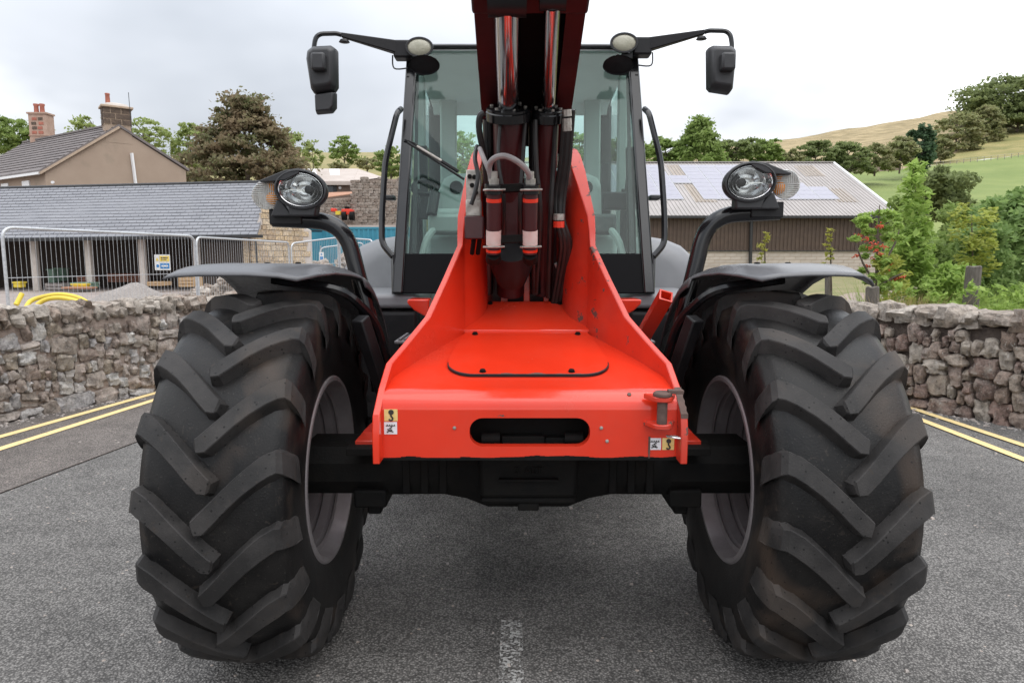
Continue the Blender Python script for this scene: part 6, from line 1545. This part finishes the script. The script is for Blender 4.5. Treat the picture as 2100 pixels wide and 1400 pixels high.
for (x0, yt, yb) in ((1375, 340, 364), (1412, 379, 415), (1700, 388, 415), (1640, 341, 362)):
    a1_, b1_ = inv(x0, yt); a2_, b2_ = inv(x0, yb)
    w_ = 1.9 / BL; a_ = (a1_ + a2_) / 2
    q = [rf_(a_, b2_, .01), rf_(a_ + w_, b2_, .01), rf_(a_ + w_, b1_, .01), rf_(a_, b1_, .01)]
    MB().hexa(q + [p + V(0, 0, .035) for p in q]).build('rooflight', MT['rooflight_old'], sroof, 0)
    for k in range(1, 6): MB().beam(q[0].lerp(q[1], k / 6) + V(0, 0, .06), q[3].lerp(q[2], k / 6) + V(0, 0, .06), .08, .06).build('rooflight_rib', MT['rooflight_old'], sroof, 0)
zc = P(1500, 513, Y0 + .5).z; zg = -.3
MB().bb((E0.x, Y0 + .5, zc), (E1.x - .35, Y0 + .7, E1.z - .05)).build('cladding', MT['brown_clad'], sb, 0)
nk = int((E1.x - E0.x) / .33); 
vis0 = P(1325, 480, Y0).x
for k in range(nk):
    xx = E0.x + k * .33
    if xx < vis0: continue
    MB().bb((xx, Y0 + .44, zc - .03), (xx + .17, Y0 + .52, E1.z - .05)).build('cladding_rib', MT['brown_clad'], sb, 0, bevel=.02, seg=1)
MB().bb((E0.x, Y0 + .38, zc - .10), (E1.x - .3, Y0 + .60, zc - .02)).build('drip_flashing', MT['gutter'], sb, 0)
MB().beam(E0 + V(0, -.12, -.12), E1 + V(0, -.12, -.12), .22, .2).build('gutter', MT['gutter'], sb)
bwl = MB().bb((E0.x, Y0 + .52, zg), (E1.x - .35, Y0 + .72, zc)).build('block_wall', MT['mort_tan'], sb, 0)
bm_ = MB().box((0, 0, 0), (1, 1, 1)).mesh('block', 0); bm_.materials.append(MT['blockwork'])
nrow = 9; bh = (zc - zg) / nrow; bwid = .9
for j in range(nrow):
    xx = vis0 - (bwid / 2 if j % 2 else 0)
    while xx < E1.x - 1.2:
        o = link('block', bm_, None, bwl); o.location = (xx + bwid / 2, Y0 + .55, zg + (j + .5) * bh); o.scale = (bwid - .03, .1, bh - .03); xx += bwid
MB().tube([P(1541, 446, Y0 + .3), P(1538, 575, Y0 + .3)], .14, 10).build('downpipe', MT['gutter'], sb, 60)
MB().bb((E1.x - .5, Y0 + .5, zg), (E1.x - .3, Y1 + 10, E1.z)).build('end_wall', MT['brown_clad'], sb, 0)
MB().hexa([V(E0.x, Y1 + 12, E1.z - .15), V(E1.x, Y1 + 12, E1.z - .15), V(E1.x, Y1, Q1.z - .2), V(E0.x, Y1, Q1.z - .2), V(E0.x, Y1 + 12, E1.z), V(E1.x, Y1 + 12, E1.z), V(E1.x - .1, Y1 + .05, Q1.z - .01), V(E0.x, Y1 + .05, Q1.z - .01)]).build('rear_roof', MT['barn_roof'], sb, 0)
set_base(sb)

# ---------------------------------------------------------------- planting behind the right wall
def shrub(name, label, cat, clumps, mat, size, seed, stems=None, group=None, per=60, up=.35, asp=1.7, extra=None):
    """clumps: (px,py,Y,radius_x,radius_z)"""
    rng = np.random.default_rng(seed); rnd = random.Random(seed); root = thing(name, label, cat, group); out = []
    for (px, py, Y, rx, rz) in clumps:
        c = P(px, py, Y); n = int(per * rx * rz * 100)
        d = rng.normal(size=(n, 3)); d /= np.linalg.norm(d, axis=1)[:, None]; r = rng.uniform(.1, 1, (n, 1)) ** .45
        out.append(np.array(c) + d * r * np.array([rx, rx, rz]))
    me = leafmesh('foliage', np.concatenate(out), size, rng, up, asp); me.materials.append(mat); link('foliage', me, None, root)
    if stems:
        for pth in stems: 
            ps = [P(*p) for p in pth]; r0 = .018
            MB().tube(curve_pts(ps, 4), r0, 6, radii=[r0 * (1 - .7 * k / (4 * (len(ps) - 1))) for k in range(4 * (len(ps) - 1) + 1)]).build('stem', MT['bark'], root, 60)
    if extra: extra(root)
    set_base(root); return root
rz = random.Random(31)
MT['leaf_lime'] = leaf_mat('leaf_lime', (.30, .36, .06), (.44, .46, .12), (.36, .40, .09), scale=3)
def scatter(px0, py0, px1, py1, Y0_, Y1_, n, r0, r1):
    out = []
    for k in range(n): out.append((rz.uniform(px0, px1), rz.uniform(py0, py1), rz.uniform(Y0_, Y1_), rz.uniform(r0, r1), rz.uniform(r0, r1) * .75))
    return out
shrub('dark_shrub', 'dark green rounded shrub behind the tall slender sapling', 'shrub', scatter(1900, 362, 1980, 450, 16, 18, 30, .18, .36) + scatter(1925, 343, 1945, 370, 16, 17, 6, .12, .2), MT['leaf_dark'], .075, 1, [[(1935, 560, 17), (1938, 460, 17), (1935, 370, 17)]], per=34)
shrub('dark_shrub', 'lower dark green shrub between the barn corner and the ash saplings', 'shrub', scatter(1835, 405, 1905, 520, 19, 21, 34, .20, .40), MT['leaf_green'], .09, 8, per=24)
shrub('leafy_shrub', 'big bluish green shrub at the far end of the bank', 'shrub', scatter(2015, 420, 2180, 625, 9.5, 11, 120, .12, .26) + scatter(2035, 385, 2150, 440, 10, 11, 26, .10, .20), MT['leaf_blue'], .060, 2, [[(2070, 640, 10.2), (2065, 500, 10.2), (2050, 410, 10.2)]], per=30)
shrub('leafy_shrub', 'low bright green shrub in front of the wooden post', 'shrub', scatter(1895, 550, 1985, 640, 7.9, 8.6, 60, .07, .15), MT['leaf_fresh'], .040, 3, per=60)
shrub('leafy_shrub', 'green shrub between the post and the bluish shrub', 'shrub', scatter(1965, 470, 2070, 625, 8.9, 9.6, 80, .08, .18), MT['leaf_blue'], .046, 13, per=40)
shrub('leafy_shrub', 'pale green undergrowth filling the bank behind the saplings', 'shrub', scatter(1830, 500, 2000, 625, 10.5, 12, 110, .12, .24), MT['leaf_green'], .055, 23, per=30)
shrub('leafy_shrub', 'mid green shrub between the dark rounded shrub and the bluish shrub', 'shrub', scatter(1935, 430, 2040, 560, 12, 13.5, 70, .14, .28), MT['leaf_green'], .065, 24, per=28)
shrub('ash_sapling', 'slender tall green sapling rising above the barn corner', 'tree', [(1872 + rz.uniform(-1, 1) * (7 + (py - 340) * .20), py + rz.uniform(-8, 8), 8.6 + rz.uniform(-.25, .25), rz.uniform(.06, .13), rz.uniform(.04, .09)) for py in range(342, 610, 3)], MT['leaf_fresh'], .046, 4, [[(1892, 640, 8.6), (1886, 520, 8.6), (1880, 420, 8.6), (1872, 335, 8.6)]], per=30, up=.8, asp=2.6)
shrub('ash_sapling', 'shorter bushy sapling left of the slender tall one', 'tree', scatter(1832, 470, 1905, 610, 8.3, 9.0, 60, .06, .14), MT['leaf_fresh'], .042, 14, [[(1862, 640, 8.7), (1860, 560, 8.7), (1858, 480, 8.7)]], per=32, up=.8, asp=2.6)
shrub('yellow_shrub', 'yellow-green layered shrub above the wooden post', 'shrub', scatter(1955, 425, 2040, 560, 8.4, 9.0, 34, .07, .14), MT['leaf_lime'], .040, 5, [[(1993, 640, 8.9), (1995, 540, 8.9), (1992, 440, 8.9)]], per=44, up=1.6)
# rowan with berries
def berries(root):
    rb_ = random.Random(8); bm3 = MB().lathe([(-.5, .001), (-.35, .35), (0, .5), (.35, .35), (.5, .001)], (0, 0, 0), (0, 0, 1), 6).mesh('berry', 60)
    for zx, zy in ((470,630),(450,640),(270,715),(330,745),(405,780),(490,810),(560,745),(425,848),(465,880),(255,895),(415,915),(345,985),(515,1010),(550,960),(580,1080),(605,1100),(665,1085),(370,820)):
        c = P(1700 + zx * .2286, 320 + zy * .2286, 7.75 + rb_.uniform(-.12, .12)); mb = MB()
        for k in range(16):
            o = V(rb_.gauss(0, .020), rb_.gauss(0, .02), rb_.gauss(0, .011)); r_ = .0085
            mb.lathe([(-r_, .001), (-r_*.6, r_*.8), (r_*.1, r_), (r_*.7, r_*.7), (r_, .001)], c + o, (0, 0, 1), 6)
        tag(mb.build('berry_cluster', MT['berry'], root, 60), kind='stuff')
rowc = []
for k in range(46):
    py = rz.uniform(425, 600); w_ = 52 * math.sin(min(max((py - 400) / 200, 0.12), 1) * math.pi) ** .6
    rowc.append((1800 + rz.uniform(-1, 1) * w_, py, 7.8 + rz.uniform(-.25, .25), rz.uniform(.04, .085), rz.uniform(.02, .045)))
shrub('rowan', 'young rowan bush hung with red berry clusters', 'tree', rowc, MT['leaf_fresh'], .026, 6, [[(1796, 640, 7.8), (1797, 560, 7.8), (1800, 480, 7.8), (1804, 420, 7.8)], [(1797, 580, 7.8), (1770, 540, 7.75), (1745, 470, 7.7)], [(1797, 560, 7.8), (1830, 510, 7.85), (1845, 470, 7.9)], [(1798, 590, 7.8), (1830, 570, 7.7), (1852, 560, 7.7)]], per=260, asp=2.6, up=1.0, extra=berries)
for (px, tp, bs, lb) in ((1568, 478, 555, 'small yellow-green sapling beside the barn downpipe'), (1703, 472, 560, 'thin yellow-green sapling in front of the brown cladding')):
    cl_ = [(px + rz.uniform(-14, 14) * (.4 + (k / 10)), tp + (bs - tp) * k / 9, 8.2, rz.uniform(.03, .06), rz.uniform(.012, .025)) for k in range(10)]
    shrub('sapling', lb, 'sapling', cl_, MT['leaf_yellow'], .022, int(px), [[(px + 2, 640, 8.2), (px + 1, bs, 8.2), (px, tp, 8.2)]], per=190, asp=3)
# stakes
def post(label, px, pt, pb_, Y, wpx, lean=0):
    root = thing('wooden_post', label, 'post'); a, b = P(px, pb_, Y), P(px + lean, pt, Y); w_ = wpx / 1400 * Y
    mb = MB(); rows = []
    for f in (0, .3, .6, .9, 1):
        c = a.lerp(b, f); k = w_ / 2 * (1 - .06 * f); rows.append([c + V(k * math.cos(t_ + .2) * (1 + .08 * math.sin(3 * t_)), k * math.sin(t_ + .2), .01 * math.sin(5 * t_ + f * 4) * (f == 1)) for t_ in [2 * math.pi * i / 12 for i in range(12)]])
    mb.loft(rows); mb.build('shaft', MT['grey_wood'], root, 30)
    MB().loft([[p + V(0, 0, .002) for p in rows[-1]], [b + (Vector(p) - b) * .8 + V(0, 0, .012) for p in rows[-1]]]).build('end_grain', MT['grey_wood'], root, 30)
    set_base(root)
MT['grey_wood'] = material('weathered_post', (0.10, 0.088, 0.075), (0.16, 0.14, 0.12), 10, 0.9, bump=.6, bscale=20, stretch=(6, 6, 1), bdist=.02)
post('leaning weathered grey wooden post among the green shrubs', 1988, 548, 650, 7.5, 30, 10)
post('short dark wooden stump at the foot of the rowan', 1790, 590, 640, 7.4, 27)
post('thin stake beside the thin yellow-green sapling', 1697, 545, 640, 8.0, 10)
# dry grass tufts
def blades(name, label, px0, px1, Y0_, Y1_, n, hmin, hmax, mat, seed, zfix=None):
    rn = random.Random(seed); mb = MB()
    for k in range(n):
        px = rn.uniform(px0, px1); Y = rn.uniform(Y0_, Y1_); b = P(px, 600, Y); b.z = ground_h(b.x, Y) - .02 if zfix is None else zfix; h = rn.uniform(hmin, hmax); dx, dy = rn.gauss(0, .25) * h, rn.gauss(0, .25) * h; w_ = rn.uniform(.003, .007)
        m_ = b + V(dx * .35, dy * .35, h * .6); t_ = b + V(dx, dy, h)
        mb.add([b + V(-w_, 0, 0), b + V(w_, 0, 0), m_ + V(w_ * .8, 0, 0), m_ + V(-w_ * .8, 0, 0), t_], [(0, 1, 2, 3), (3, 2, 4)])
    tag(mb.build(name, mat, None, 0, recalc=False), label, 'grass', kind='stuff')
blades('dry_grass', 'straw coloured dry grass between the rowan and the wall coping', 1822, 1900, 6.95, 7.5, 700, .75, 1.15, MT['straw'], 4)
blades('dry_grass', 'thin dry grass along the back of the right wall', 1905, 2140, 6.5, 8.0, 700, .35, .85, MT['straw'], 5)
shrub('weed_clump', 'loose pale green weeds spilling along the back of the right wall', 'weeds', scatter(1840, 585, 2130, 645, 7.0, 7.9, 60, .04, .11), MT['leaf_fresh'], .034, 33, per=46, asp=2.4, up=.5)
shrub('weed_clump', 'yellowish tall weeds between the rowan and the slender sapling', 'weeds', scatter(1800, 520, 1870, 620, 7.6, 8.2, 34, .04, .10), MT['leaf_lime'], .03, 34, per=46, asp=2.6, up=.5)
blades('tall_grass', 'fresh green grass stems among the shrubs', 1760, 2140, 7.3, 9.0, 2200, .4, 1.15, MT['leaf_fresh'], 6)
# bank of dug soil and stone behind the right wall
bk = MB(); rows = []
for j in range(9):
    y = 8.3 + j * .35
    rows.append([V(x, y, .25 + .70 * math.sin(min(j / 5, 1) * math.pi / 2) * (.75 + .25 * math.sin(x * 1.3)) * sm(2.2, 2.8, x) + .12 * mnoise.noise(V(x * 2.3, y * 2.3, 0)) + .05 * mnoise.noise(V(x * 9, y * 9, 0)) - (.9 if j == 8 else 0)) for x in [2.2 + .12 * i for i in range(34)]])
tag(bk.loft(rows, cap=False, closed=False).build('soil_bank', MT['mortar'], None, 40), kind='structure')

# rough grass between the right wall and the barn
gv = MB(); rows = []
for y in (8.4, 10, 12, 15, 19, 24, 30, 38, 47, 57):
    rows.append([V(x, y, ground_h(x, y) + .04 + .05 * mnoise.noise(V(x * .5, y * .5, 0))) for x in [(1350 + 60 * k - 1050) / 1400 * y for k in range(36)]])
MT['verge'] = material('rough_grass', (0.13, 0.14, 0.045), (0.24, 0.20, 0.10), .8, 0.95, bump=.6, bscale=12, bdist=.05, detail=8)
tag(gv.loft(rows, cap=False, closed=False).build('grass_verge', MT['verge'], None, 60), kind='structure')
